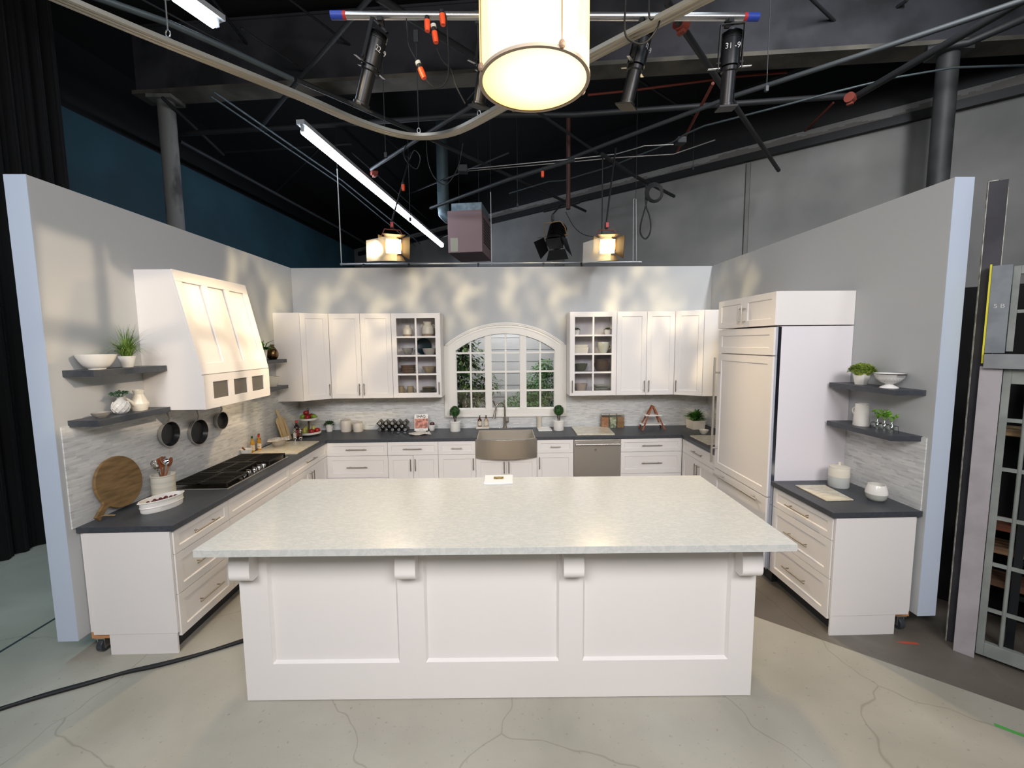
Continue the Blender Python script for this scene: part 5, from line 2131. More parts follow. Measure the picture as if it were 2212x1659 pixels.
b.lathe([(0, 0), (.045, 0), (.05, .01), (.078, .08), (.082, .125), (.078, .148), (.074, .148), (.07, .08), (.04, .012), (0, .012)], n=32)
b.build('body', mat('pale_green_glaze', 'd3d3bf', .2), t, local=True, smooth=40)
b = MB()
b.tube([(.072 + .035 * math.sin(PI * k / 10), 0, .12 - .07 * k / 10) for k in range(11)], .006, n=8)
b.build('handle', mat('pale_green_glaze', 'd3d3bf', .2), t, local=True, smooth=60)
dish('salad_bowl', 'dark green-grey bowl on the third shelf of the right glass cabinet', 'bowl', 1255, 1, bowl_prof(.092, .105, .4), mat('moss_glaze', '5d6152', .35), gR, v=790)
for k in range(2):
    dish('stock_bowl', ('lower', 'upper')[k] + ' of two nested large brown-grey bowls in the right glass cabinet', 'bowl', 1299, 1, bowl_prof(.108 - .004 * k, .115, .62, .005, .5), mat('umber_glaze', '5a4e46', .3), gR, v=790, dz=.036 * k)
dish('prep_bowl', 'deep taupe bowl on the bottom shelf of the right glass cabinet', 'bowl', 1255, 0, bowl_prof(.088, .135, .6, .005, .8), mat('rose_taupe_glaze', 'b1a397', .4), gR, v=830)
for k in range(6):
    dish('side_plate', ('lowest', 'second from bottom', 'third from bottom', 'fourth from bottom', 'fifth from bottom', 'topmost')[k] + ' pale green-white plate in the right glass cabinet', 'plate', 1298, 0,
         [(0, 0), (.075, 0), (.105, .014), (.105, .018), (.07, .006), (0, .005)], mat('celadon_glaze', 'cdd0c3', .25), 'stack of pale plates', dz=.0195 * k, v=840)
# ------------------------------------------------------------------ overhead pipes, truss members and conduits
def pipe(name, label, pts, z, r, m_, cat='pipe', n=10, cap=None, group=None):
    P = [at(p[0], p[1], 'Z', p[2] if len(p) > 2 else z) for p in pts]
    b = MB()
    b.tube(P, r, n=n)
    base = sum(P, Vector()) / len(P)
    o = b.build(name, m_, base=tuple(base), smooth=50)
    return tag(o, label, cat, group)


truss = mat('truss_dark', '1e2022', .6, .1)
truss2 = mat('truss_grey', '2f3335', .6, .1)
pipe('grid_pipe', 'blue-grey round pipe running beside the curved curtain track at upper left', [(190, -12), (365, 50), (480, 101), (633, 172)], 4.35, .022, pipeg)
pipe('grid_pipe', 'long black diagonal pipe crossing above the left back wall down to the right', [(640, 172), (902, 287), (1265, 456)], 4.9, .026, truss)
pipe('truss_chord', 'long dark horizontal steel chord behind the curtain track', [(355, 291), (740, 268), (1021, 248), (1240, 248), (1829, 207)], 5.3, .036, truss, 'truss')
pipe('truss_brace', 'grey diagonal brace rising from the left chord to the top edge', [(562, 276, 5.3), (639, 180, 5.4), (800, -6, 5.6)], 5.3, .026, truss2, 'truss')
pipe('truss_brace', 'dark diagonal brace from the top edge to behind the drum lamp', [(815, -6), (1026, 124), (1060, 145)], 5.5, .04, truss, 'truss')
pipe('grid_pipe', 'dark pipe slanting from the drum lamp down left to a rusty clamp', [(1040, 216), (920, 290), (801, 366)], 4.85, .024, truss2)
pipe('grid_pipe', 'black pipe slanting down right behind the rightmost profile spot', [(1440, 2), (1464, 44), (1682, 368)], 4.7, .027, mat('pipe_deep_black', '121314', .6))
pipe('grid_pipe', 'long grey-black pipe slanting from the right column down to centre', [(2300, -30), (2090, 42), (1850, 122), (1587, 207), (1306, 313), (1120, 386)], 4.95, .026, truss2)
pipe('truss_brace', 'dark brace from the top right corner ending at a red clamp', [(2290, -45), (2190, 12), (1980, 132), (1836, 216)], 5.0, .038, truss, 'truss')
pipe('truss_brace', 'dark brace crossing the right girder near the column', [(2290, 6), (2212, 40), (2092, 92), (2000, 108)], 5.3, .04, truss, 'truss')
pipe('grid_pipe', 'black open-ended pipe above the heater unit', [(930, 450), (1000, 424), (1098, 388), (1240, 345)], 4.6, .028, truss2)
pipe('grid_pipe', 'short black pipe end with a coil of cable hanging on it', [(1300, 333), (1378, 384), (1456, 424)], 4.7, .028, mat('pipe_deep_black', '121314', .6))
pipe('grid_pipe', 'thin dark rod above the black unlit fresnel', [(1175, 456), (1232, 442), (1252, 436)], 4.75, .03, truss)
pipe('rusty_rod', 'thin rust-red rod across the ceiling right of the drum lamp', [(1270, 205), (1360, 196), (1600, 164), (1700, 156)], 5.6, .016, rust, 'rod')
pipe('rusty_rod', 'rust-red diagonal rod falling behind the right conduits', [(1540, 180), (1462, 330)], 5.0, .018, rust, 'rod')
pipe('rusty_rod', 'short rust-red rod above the right block wall', [(1800, 222), (1722, 300)], 5.5, .016, rust, 'rod')
pipe('conduit', 'pair-upper thin silver conduit running right from the junction box', [(1000, 366), (1240, 343), (1330, 333), (1372, 321), (1392, 315), (1455, 312)], 4.8, .008, silver, 'conduit')
pipe('conduit', 'pair-lower thin silver conduit running right from the junction box', [(1000, 370), (1240, 349), (1325, 341), (1455, 333), (1545, 302)], 4.8, .008, silver, 'conduit')
pipe('conduit', 'pale bent conduit stepping up towards the right column', [(1100, 418), (1185, 392), (1217, 390), (1315, 361), (1407, 325), (1455, 306), (1480, 290), (1521, 272), (1673, 233), (1790, 202), (1840, 190)], 4.85, .011, pipeg, 'conduit')
pipe('conduit', 'thin bright conduit near the right column', [(1783, 203), (1930, 168), (2060, 146), (2260, 139)], 5.1, .011, pipeg, 'conduit')
pipe('wall_rail', 'upper of two thin rails running behind the lit strip light', [(461, 198), (740, 391), (908, 527)], 5.0, .014, pipeg, 'rail')
pipe('wall_rail', 'lower of two thin rails running behind the lit strip light', [(455, 208), (735, 398), (896, 531)], 5.0, .012, pipeg, 'rail')
pipe('wall_rail', 'thin pipe following the top of the teal wall', [(388, 305), (740, 497), (800, 532)], 5.35, .03, truss2, 'rail')
pipe('truss_brace', 'thin dark brace beside the left steel column', [(352, 212), (425, 280), (482, 334)], 5.4, .025, truss, 'truss')
pipe('truss_brace', 'thin dark horizontal member above the teal wall', [(485, 328), (620, 320), (760, 310)], 5.4, .02, truss, 'truss')
pipe('truss_brace', 'thin dark rod crossing left of the lit strip light', [(520, 60), (700, 180), (880, 340)], 5.7, .012, truss, 'truss')
pipe('truss_brace', 'faint thin rod in the top left darkness', [(300, -5), (620, 165)], 6.0, .012, truss2, 'truss')
pipe('truss_brace', 'faint thin rod at top between strip light and pipe', [(620, -5), (760, 100), (790, 140)], 6.0, .014, truss, 'truss')

# thinner roof-truss web members and hanging wires further back
web = [((1100, 200), (1290, 330), 5.2, .020, 'thin dark web member falling right behind the drum lamp'),
       ((1185, 0), (1010, 215), 5.9, .016, 'faint web member at the top behind the drum lamp'),
       ((1300, 120), (1500, 250), 5.9, .018, 'dark web member between the two right profile spotlights'),
       ((1700, 60), (1560, 180), 5.9, .018, 'dark web member right of the rightmost profile spotlight'),
       ((1750, -5), (1890, 130), 5.9, .018, 'dark web member near the top right above the long grey pipe'),
       ((880, 420), (1100, 330), 5.3, .016, 'thin grey web member behind the flue pipe'),
       ((930, 520), (1060, 480), 4.9, .012, 'thin pale rod behind the unit heater'),
       ((690, 320), (590, 420), 5.5, .016, 'dark web member crossing over the teal wall'),
       ((760, 330), (930, 480), 5.6, .014, 'thin dark web member right of the lit strip light'),
       ((460, 0), (560, 130), 6.1, .018, 'dark web member right of the upper fluorescent tube'),
       ((1960, 0), (1830, 90), 6.0, .020, 'dark web member left of the right column top')]
for (pa, pb, z_, r_, lab_) in web:
    pipe('truss_web', lab_, [pa, pb], z_, r_, truss, 'truss')
for k, (u, v0, v1, y_, lab_) in enumerate(((1656, 60, 186, -1.6, 'thin hanging wire with a small weight right of the rightmost spotlight'),
                                           (833, 150, 330, -1.2, 'thin vertical wire left of the track bend'),
                                           (1118, 300, 440, 1.4, 'thin vertical wire right of the heater'),
                                           (886, 400, 470, .6, 'thin vertical wire right of the left lit fresnel'),
                                           (1497, 190, 360, 1.8, 'thin vertical wire above the right block wall'))):
    p, q = at(u, v0, 'Y', y_), at(u, v1, 'Y', y_)
    b = MB()
    b.cyl((q.x, q.y, q.z), (q.x, q.y, min(p.z + .8, 6.4)), .004, n=6)
    b.box(q.x - .014, q.x + .014, q.y - .014, q.y + .014, q.z - .05, q.z)
    o = b.build('hanging_wire', truss2, base=tuple(q))
    tag(o, lab_, 'wire')

# silver scaffold pipe with blue and red ends
pz_ = 4.25
A_, B_ = at(715, 33, 'Z', pz_), at(1638, 37, 'Z', pz_)
A_.z = B_.z = pz_
t = thing('lighting_pipe', 'long silver lighting pipe with blue and red taped ends', 'pipe', tuple((A_ + B_) / 2))
d_ = (B_ - A_).normalized()
L_ = (B_ - A_).length
b = MB()
b.cyl(A_ + d_ * .10, B_ - d_ * .10, .024, n=20)
b.build('tube', silver, t, smooth=50)
for P, s in ((A_, 1), (B_, -1)):
    b = MB()
    b.cyl(P, P + d_ * s * .078, .0255, n=20)
    b.build('blue_tape', mat('blue_tape', '2440a0', .5), t, smooth=50)
    b = MB()
    b.cyl(P + d_ * s * .0782, P + d_ * s * .10, .0252, n=20)
    b.build('red_tape', mat('red_tape', 'b42a2a', .5), t, smooth=50)

# curtain track: flat triple-ribbed aluminium rail with one sweeping bend
TZ = 4.0
tp = [(60, -30), (365, 97), (640, 207), (745, 253), (800, 274), (850, 289), (890, 296), (930, 296), (965, 291), (1000, 279), (1063, 246), (1180, 178), (1270, 127), (1400, 60), (1560, -22)]
P = [at(u, v, 'Z', TZ) for u, v in tp]
Q = []
for i in range(len(P) - 1):          # Catmull-Rom smoothing
    p0, p1, p2, p3 = P[max(i - 1, 0)], P[i], P[i + 1], P[min(i + 2, len(P) - 1)]
    for k in range(6):
        s = k / 6
        Q.append(0.5 * ((2 * p1) + (p2 - p0) * s + (2 * p0 - 5 * p1 + 4 * p2 - p3) * s * s + (3 * p1 - p0 - 3 * p2 + p3) * s ** 3))
Q.append(P[-1])
b = MB()
rings = []
sec = [(-.042, .02), (-.042, -.006), (-.030, -.012), (-.018, -.006), (-.012, -.006), (0, -.012), (.012, -.006), (.018, -.006), (.030, -.012), (.042, -.006), (.042, .02)]
for i, p in enumerate(Q):
    d = (Q[min(i + 1, len(Q) - 1)] - Q[max(i - 1, 0)]).normalized()
    s = Vector((d.y, -d.x, 0))
    rings.append([b.bm.verts.new(p + s * x + Vector((0, 0, z))) for x, z in sec])
for R0_, R1_ in zip(rings, rings[1:]):
    for i in range(len(sec)):
        j = (i + 1) % len(sec)
        b.bm.faces.new((R0_[i], R0_[j], R1_[j], R1_[i]))
o = b.build('curtain_track', mat('track_aluminium', 'b0ab9f', .35, .85), base=tuple(Q[45]), smooth=30)
tag(o, 'long ribbed aluminium curtain track sweeping in a bend across the ceiling', 'track')
for (u, v, zt, lab) in ((365, 97, 4.35, 'steel hanger clamp joining the curtain track to the pipe at upper left'), (1035, 262, 4.85, 'hanger of the curtain track left of the drum lamp'), (905, 298, 4.9, 'hanger at the bend of the curtain track')):
    p = at(u, v, 'Z', TZ)
    t = thing('track_hanger', lab, 'hanger', (p.x, p.y, TZ + .02))
    b = MB()
    b.tube([(.014 * math.cos(a), 0, .045 + .022 * math.sin(a)) for a in [2 * PI * i / 14 for i in range(15)]], .004, n=6)
    b.box(-.012, .012, -.01, .01, 0, .026)
    b.build('chain_link', silver, t, local=True, smooth=50)
    b = MB()
    b.cyl((0, 0, .066), (0, 0, zt - TZ - .02), .005, n=6)
    b.box(-.02, .02, -.016, .016, zt - TZ - .10, zt - TZ - .0)
    b.build('rod', silver if zt < 4.5 else truss2, t, local=True)

# ------------------------------------------------------------------ strip lights
tubem = mat('fluorescent_tube', 'ffffff', .5, emit=22.0, ecol='e2ecff')


def strip_light(label, u0, v0, u1, v1, z, joints, housing=.05):
    a, c_ = at(u0, v0, 'Z', z), at(u1, v1, 'Z', z)
    d = (c_ - a)
    L = d.length
    t = thing('strip_light', label, 'light', (a.x, a.y, z), math.atan2(d.y, d.x))
    b = MB()
    b.box(-.06, L + .06, -housing, housing, .05, .10)
    b.build('housing', mat('fixture_white', 'a8adb0', .5), t, local=True)
    js = [0] + joints + [1]
    for f0, f1 in zip(js, js[1:]):
        b = MB()
        b.cyl((L * f0 + .02, 0, .0), (L * f1 - .02, 0, .0), .048, n=14)
        b.build('tube', tubem, t, local=True, smooth=50)
    for f in js:
        b = MB()
        b.box(max(L * f - .018, -.05), min(L * f + .018, L + .05), -.022, .022, -.02, .0495)
        b.build('end_holder', mat('fixture_white', 'a8adb0', .5), t, local=True)
    return t


strip_light('long row of glowing fluorescent tubes receding above the left back wall', 655, 282, 955, 531, 4.72, [.2, .42, .62, .76, .88])
strip_light('glowing fluorescent tube at the top edge, left of the lighting pipe', 372, -14, 466, 52, 5.0, [])
for (u, v, v1, y, lab) in ((738, 365, 574, .25, 'thin pale rod hanging down to the left end of the wall-top pipe'), (1371, 430, 568, .25, 'looped white sash cord hanging at the right end of the wall-top pipe'), (1062, 415, 572, .25, 'thin white rod hanging beside the heater unit')):
    p, q = at(u, v, 'Y', y), at(u, v1, 'Y', y)
    b = MB()
    if 'looped' in lab:
        b.tube([p + Vector((-.02, 0, 0)), q + Vector((-.025, 0, .02)), q + Vector((0, 0, 0)), q + Vector((.025, 0, .02)), p + Vector((.02, 0, 0)), p + Vector((-.02, 0, 0))], .004, n=6)
    else:
        b.tube([q, Vector((q.x, q.y, p.z))], .008 if u < 1000 else .005, n=8)
    o = b.build('hanging_rod', mat('rod_white', 'b9bdbd', .5), base=tuple(q), smooth=50)
    tag(o, lab, 'rod')
    b = MB()
    b.cyl((q.x, q.y, p.z + .001), (q.x, q.y, 6.45), .0025, n=6)
    o = b.build('hanging_wire', truss, base=tuple(q))
    tag(o, 'dark suspension wire rising from the top of the ' + {738: 'leftmost thin pale rod', 1371: 'looped white cord', 1062: 'white rod beside the heater'}[u], 'wire')

# pipe along the top of the back wall with grip clips
p0, p1 = at(735, 571, 'Y', .19), at(1386, 566, 'Y', .19)
b = MB()
b.cyl(p0, p1, .014, n=12)
o = b.build('batten_pipe', mat('pipe_pale', 'a8abae', .35, .6), base=tuple((p0 + p1) / 2), smooth=50)
tag(o, 'thin pale pipe lying along the top behind the back set wall', 'pipe')
for u, lab in ((785, 'black grip clip nearest the left end of the wall-top pipe'), (883, 'black grip clip under the left lit fresnel'), (1033, 'black grip clip below the heater unit'), (1174, 'black grip clip left below the unlit fresnel'), (1256, 'black grip clip right of the unlit fresnel')):
    p = at(u, 570, 'Y', .16)
    t = thing('grip_clip', lab, 'clip', (p.x, .17, H - .0), group=None)
    b = MB()
    b.box(-.008, .008, -.045, -.037, -.035, .05)
    b.box(-.008, .008, -.037, .03, .001, .05)
    b.box(-.012, .012, -.008, .008, .05, .085)
    b.build('jaw', black, t, local=True)

# ------------------------------------------------------------------ drum pendant
dc = (at(1038, 170, 'Z', 3.40) + at(1273, 170, 'Z', 3.40)) / 2
far_, near_ = at(1150, 245, 'Z', 3.40), at(1160, 96, 'Z', 3.40)
cyl_c = (far_ + near_) / 2
dr = (far_ - near_).length / 2
DX, DY = at(1155.5, 168, 'Z', 3.40).x, (far_.y + near_.y) / 2
dr = .27
t = thing('drum_pendant', 'large glowing cylindrical drum lamp hanging over the island', 'lamp', (DX, DY, 3.40))
b = MB()
b.lathe([(dr, .012), (dr, .75), (dr - .004, .75), (dr - .004, .012)], n=64)
b.build('lamp_shade', mat('lamp_paper', 'fff0cf', .7, emit=1.35, ecol='ffd67c', col2='ffe6b8', nscale=3, stretch=(6, 6, .6)), t, local=True, smooth=40)
b = MB()
b.lathe([(0, .006), (dr - .006, .006), (dr - .006, .010), (0, .010)], n=64)
dm = lm = mat('lamp_diffuser', 'fff3d0', .7, emit=1.3, ecol='ffd684')
b.build('diffuser', lm, t, local=True)
lt = lm.node_tree      # the bulb behind the diffuser makes a hotter centre
tcn = lt.nodes.new('ShaderNodeTexCoord')
mpn = lt.nodes.new('ShaderNodeMapping')
mpn.inputs['Location'].default_value = (-.12, .1, 0)
mpn.inputs['Scale'].default_value = (3.2, 3.2, 3.2)
grn = lt.nodes.new('ShaderNodeTexGradient')
grn.gradient_type = 'SPHERICAL'
rpn = lt.nodes.new('ShaderNodeValToRGB')
rpn.color_ramp.elements[0].color = (*lin('f6cd78'), 1)
rpn.color_ramp.elements[1].position = .55
rpn.color_ramp.elements[1].color = (1.0, .93, .68, 1)
lt.links.new(tcn.outputs['Object'], mpn.inputs[0])
lt.links.new(mpn.outputs[0], grn.inputs[0])
lt.links.new(grn.outputs[0], rpn.inputs[0])
lt.links.new(rpn.outputs[0], lm.node_tree.nodes['Principled BSDF'].inputs['Emission Color'])
b = MB()
b.lathe([(dr - .012, 0), (dr + .005, 0), (dr + .005, .014), (dr - .004, .014), (dr - .004, .005), (dr - .012, .005)], n=64)
b.build('rim', mat('lamp_rim', 'b9a793', .5), t, local=True, smooth=40)
b = MB()
b.lathe([(dr + .003, .74), (dr + .005, .74), (dr + .005, .755), (dr - .004, .755), (dr - .004, .74)], n=64)
for a in (0, PI / 2, PI, 1.5 * PI):
    b.cyl((0, 0, .75), (dr * math.cos(a), dr * math.sin(a), .75), .004, n=6)
b.cyl((0, 0, .60), (0, 0, 3.05), .012, n=10)
b.build('hanging_stem', black, t, local=True)
for a in (200, 292, 20, 110):
    b = MB()
    a = math.radians(a)
    x, y = (dr + .006) * math.cos(a), (dr + .006) * math.sin(a)
    b.cyl((x, y, .01), (x, y, .75), .003, n=6)
    b.ball((x, y, .018), .016, u=10, v=6, sz=1.3)
    b.build('side_clip', mat('clip_tan', '8e7560', .5), t, local=True)
l = light('drum_lamp_light', 'AREA', (DX, DY, 3.385), (DX, DY, 0), 7, (1.0, .84, .58), .5)
l.data.shape = 'DISK'


# ------------------------------------------------------------------ profile spotlights on the pipe
def profile_spot(label, u0, v0, u1, v1, y0, y1, group='profile spotlights on the lighting pipe', txt='31 -9'):
    p, q = at(u0, v0, 'Y', y0), at(u1, v1, 'Y', y1)
    d = (q - p)
    L = d.length
    t = thing('profile_spotlight', label, 'spotlight', tuple(p), rot=d.to_track_quat('-Z', 'Y').to_euler(), group=group)
    s = L / .62
    t.scale = (s, s, s)
    fx = mat('fixture_black', '1c1d20', .35, .3)
    b = MB()
    b.lathe([(0, .0), (.05, .0), (.072, -.03), (.08, -.06), (.082, -.28), (0, -.285)], n=28)
    for k in range(5):
        b.lathe([(.07, -.02 - k * .012), (.085, -.022 - k * .012), (.07, -.026 - k * .012)], n=28)
    b.build('lamp_housing', fx, t, local=True, smooth=35)
    b = MB()
    b.lathe([(0, -.29), (.072, -.29), (.072, -.32), (.06, -.33), (.06, -.58), (.072, -.585), (.072, -.605), (.056, -.605), (.056, -.59), (0, -.58)], n=28)
    b.build('lens_barrel', fx, t, local=True, smooth=35)
    b = MB()
    for s_ in (-1, 1):
        b.box(s_ * .135 - .05, s_ * .135 + .05, -.015, .015, -.2895, -.2865)
    b.box(-.01, .01, .085, .14, -.2895, -.2865)
    b.build('shutter_blade', steel, t, local=True)
    b = MB()
    b.box(-.078, .078, -.078, .078, -.62, -.607)
    b.build('gel_frame', black, t, local=True)
    b = MB()
    for s_ in (-1, 1):
        b.box(s_ * .10 - .004, s_ * .10 + .004, -.018, .018, -.30, .05)
        b.cyl((s_ * .08, 0, -.25), (s_ * .115, 0, -.25), .014, n=10)
    b.box(-.104, .104, -.018, .018, .046, .052)
    b.build('yoke', black, t, local=True)
    if txt:
        text(txt, .062, mat('chalk_white', 'c9c9c9', .7), t, (-.01, .0855 if False else -.0855, -.15), (PI / 2, 0, 0), name='chalk_lettering', ext=.0006)
    # clamp hooks onto the pipe
    c_ = thing('pipe_clamp', 'black clamp holding ' + label.split(' with ')[0], 'clamp', (p.x, p.y, p.z))
    b = MB()
    top = A_ + d_ * ((p - A_).dot(d_))
    top.z = pz_
    b.tube([tuple(p + Vector((0, 0, .0)) - p + d.normalized() * -.052 * s), tuple((p - p) + Vector((0, (top.y - p.y) * .6, max(.03, (top.z - p.z) * .5)))), tuple(top - p + Vector((0, 0, -.03)))], .011, n=8)
    b.box(top.x - p.x - .016, top.x - p.x + .016, top.y - p.y - .034, top.y - p.y + .034, top.z - p.z - .05, top.z - p.z - .026)
    b.box(top.x - p.x - .016, top.x - p.x + .016, top.y - p.y + .027, top.y - p.y + .036, top.z - p.z - .05, top.z - p.z + .03)
    b.build('hook', black, c_, local=True)
    return t


profile_spot('black profile spotlight left of the drum lamp with chalk numbers', 818, 68, 779, 232, -3.02, -2.95, txt='22  9')
profile_spot('black profile spotlight just right of the drum lamp with chalk numbers', 1392, 66, 1352, 232, -3.02, -2.95, txt='31 -9')
profile_spot('rightmost black profile spotlight hanging on the lighting pipe with chalk numbers', 1582, 66, 1568, 236, -3.02, -2.95, txt='31 -9')
profile_spot('black profile spotlight mostly hidden behind the left edge of the drum lamp', 1056, 70, 1034, 232, -2.95, -2.85, txt='')


# ------------------------------------------------------------------ fresnel spotlights over the back wall
def fresnel(label, u, v, y, r, aim_at, lit=True, hang_u=None, hang_v=330, tilt_frost=True):
    p = at(u, v, 'Y', y)
    d = (Vector(aim_at) - p).normalized()
    t = thing('fresnel_spotlight', label, 'spotlight', tuple(p), rot=d.to_track_quat('-Z', 'Y').to_euler())
    rb = mat('fresnel_brown', '6e4630', .45, .3) if lit else mat('fresnel_black', '0e0e10', .4, .3)
    rib = mat('fresnel_gold', 'c79a52', .35, .7) if lit else rb
    b = MB()
    pr = [(0, .30), (r * .8, .30)]
    for k in range(6):
        z = .29 - k * .04
        pr += [(r * 1.05, z), (r * 1.05, z - .018), (r * .92, z - .02), (r * .92, z - .038)]
    pr += [(r * 1.05, .04), (r * 1.05, .0), (r * .95, .0), (r * .95, .02), (0, .02)]
    b.lathe(pr, n=32)
    b.build('housing', rib, t, local=True, smooth=30)
    b = MB()
    b.box(-r * .86, r * .86, -r * .80, r * .80, -.012, -.006)
    b.build('lens', mat('lit_lens', 'fff4d8', .3, emit=22.0, ecol='ffdf9a') if lit else mat('dark_lens', '2b2c2e', .1), t, local=True)
    q = r * 1.02
    for k, (sx, sy) in enumerate(((0, 1), (0, -1), (1, 0), (-1, 0))):
        b = MB()
        o_ = Vector((sx * q, sy * q, 0))
        out = Vector((sx, sy, 0))
        tn = Vector((-sy, sx, 0))
        spread_ = (.45, .55, .75, .75)[k] if lit else .9
        e = (Vector((0, 0, -1)) + out * spread_).normalized()
        nn = tn.cross(e)
        l_ = r * (1.15 if sy else 1.3)
        v4 = [o_ - tn * q * .95, o_ + tn * q * .95, o_ + tn * q * 1.3 + e * l_, o_ - tn * q * 1.3 + e * l_]
        th = nn * .002
        vs = [b.bm.verts.new(x - th) for x in v4] + [b.bm.verts.new(x + th) for x in v4]
        for f in ((0, 1, 2, 3), (7, 6, 5, 4), (0, 4, 5, 1), (1, 5, 6, 2), (2, 6, 7, 3), (3, 7, 4, 0)):
            b.bm.faces.new([vs[i] for i in f])
        b.build('barn_door', mat('barn_door_brown', '3a2a20', .5, .2) if lit else rb, t, local=True)
    b = MB()
    b.tube([(r * 1.25, 0, .14), (r * 1.25, r * 1.0, .16), (r * .9, r * 1.75, .18), (-r * .9, r * 1.75, .18), (-r * 1.25, r * 1.0, .16), (-r * 1.25, 0, .14)], .007, n=8)
    for s_ in (-1, 1):
        b.cyl((s_ * r * .95, 0, .14), (s_ * r * 1.35, 0, .14), .012, n=10)
    b.build('yoke', mat('yoke_red', '7a3328', .5) if lit else mat('yoke_tan', '9a7a50', .5), t, local=True, smooth=50)
    if lit:
        fm = frost
        b = MB()
        s_ = -1
        for k in range(1):
            o_ = Vector((0, 0, -.06))
            g = MB()
        n = 10
        G = {}
        w2, h2 = r * 1.8, r * 1.5
        for i in range(n + 1):
            for j in range(n + 1):
                x = w2 * 1.75 - 1.9 * w2 * i / n
                yy = -h2 + 2 * h2 * j / n * (.75 + .25 * (i / n))
                z = -.13 - .10 * abs(x + .02) / w2 + .01 * math.sin(7 * j / n + 3 * i / n)
                G[i, j] = b.bm.verts.new((x, yy, z))
        for i in range(n):
            for j in range(n):
                b.bm.faces.new((G[i, j], G[i + 1, j], G[i + 1, j + 1], G[i, j + 1]))
        b.build('frost_gel', fm, t, local=True, smooth=60)
    # hanging arm to the grid
    top = at(hang_u or u, hang_v, 'Z', 4.75)
    c_ = thing('telescopic_hanger', 'black telescopic pole holding the ' + label.replace(' spotlight with white frost sheet', '').replace(' spotlight with open barn doors', ''), 'hanger', tuple(p))
    up_ = t.rotation_euler.to_matrix() @ Vector((0, r * 1.8, .18))
    b = MB()
    b.tube([tuple(up_), tuple(up_ + Vector((0, 0, .10))), tuple(top - p)], .011, n=8)
    b.box(up_.x - .02, up_.x + .02, up_.y - .02, up_.y + .02, up_.z + .01, up_.z + .09)
    b.build('pole', black, c_, local=True, smooth=40)
    b = MB()
    b.box(up_.x - .012, up_.x + .022, up_.y - .035, up_.y - .021, up_.z + .02, up_.z + .08)
    b.build('red_clip', redp if lit else black, c_, local=True)
    return t


frost = bpy.data.materials.new('frost_diffusion')
frost.use_nodes = True
nt = frost.node_tree
for n_ in list(nt.nodes):
    nt.nodes.remove(n_)
o1 = nt.nodes.new('ShaderNodeOutputMaterial')
mx = nt.nodes.new('ShaderNodeMixShader')
mx2 = nt.nodes.new('ShaderNodeMixShader')
tr = nt.nodes.new('ShaderNodeBsdfTransparent')
tl = nt.nodes.new('ShaderNodeBsdfTranslucent')
df = nt.nodes.new('ShaderNodeBsdfDiffuse')
tl.inputs[0].default_value = (.9, .9, .88, 1)
df.inputs[0].default_value = (.75, .77, .8, 1)
mx2.inputs[0].default_value = .5
mx.inputs[0].default_value = .45
nt.links.new(tl.outputs[0], mx2.inputs[1])
nt.links.new(df.outputs[0], mx2.inputs[2])
nt.links.new(tr.outputs[0], mx.inputs[1])
nt.links.new(mx2.outputs[0], mx.inputs[2])
nt.links.new(mx.outputs[0], o1.inputs[0])
fresnel('lit fresnel spotlight with white frost sheet above the left back wall', 850, 532, -.45, .105, (.0, -4.6, 1.9), hang_u=888, hang_v=330)
fresnel('lit fresnel spotlight with white frost sheet above the right back wall', 1312, 532, -.45, .105, (.9, -4.8, 1.9), hang_u=1330, hang_v=320)
fresnel('unlit black fresnel spotlight with open barn doors above the arched window', 1198, 525, .45, .13, (.1, -1.0, 1.2), lit=False, hang_u=1215, hang_v=440)

# ------------------------------------------------------------------ ceiling heater and flue
hy = 2.6
c0, c1 = at(966, 455, 'Y', hy), at(1040, 548, 'Y', hy)
cx_ = (at(966, 500, 'Y', hy).x + at(1042, 500, 'Y', hy).x) / 2
zt_, zb_ = at(1000, 454, 'Y', hy).z, at(1000, 545, 'Y', hy).z
t = thing('unit_heater', 'mauve-brown boxy unit heater hanging above the back wall', 'heater', (cx_, hy, zb_), math.radians(-9))
hw_ = (at(1042, 500, 'Y', hy).x - at(966, 500, 'Y', hy).x) / 2
hh = zt_ - zb_
b = MB()
b.box(-hw_, hw_, 0, 1.0, 0, hh)
b.build('casing', mat('heater_mauve', '9a8080', .6), t, local=True, bevel=.006)
b = MB()
for k in range(9):
    b.box(hw_ + .001, hw_ + .006, .15, .85, hh * .25 + k * hh * .07, hh * .25 + k * hh * .07 + .03)
b.build('louvres', mat('heater_dark', '3a2c2c', .6), t, local=True)
b = MB()
b.box(-hw_ + .06, hw_ * .95, .08, .8, hh, hh + .16)
b.build('top_plenum', mat('galvanised', '9fb0b8', .45, .5, col2='7f9199', nscale=8), t, local=True)
b = MB()
b.box(-hw_ + .05, -hw_ + .2, -.004, -.001, .02, .28)
b.build('data_plate', mat('plate_label', 'b9b8a0', .6), t, local=True)
for x in (-hw_ * .6, hw_ * .6):
    b = MB()
    b.cyl((x, .4, hh + .16), (x, .4, 6.45 - zb_), .006, n=6)
    b.build('hanger_rod', truss2, t, local=True)
fp = at(957, 420, 'Y', hy + .3)
t = thing('flue_pipe', 'galvanised vertical flue pipe rising from the heater', 'pipe', (fp.x, hy + .3, at(957, 452, 'Y', hy + .3).z))
b = MB()
b.cyl((0, 0, 0), (0, 0, 6.45 - W[t].z), .115, n=24)
b.lathe([(.115, .3), (.12, .3), (.12, .33), (.115, .33)], n=24)
b.build('duct', mat('galvanised_dark', '5f7075', .45, .5), t, local=True, smooth=40)
b = MB()
b.tube([(0, 0, .0), (0, -.0, -.08), (.08, 0, -.17), (.20, 0, -.19)], .11, n=20)
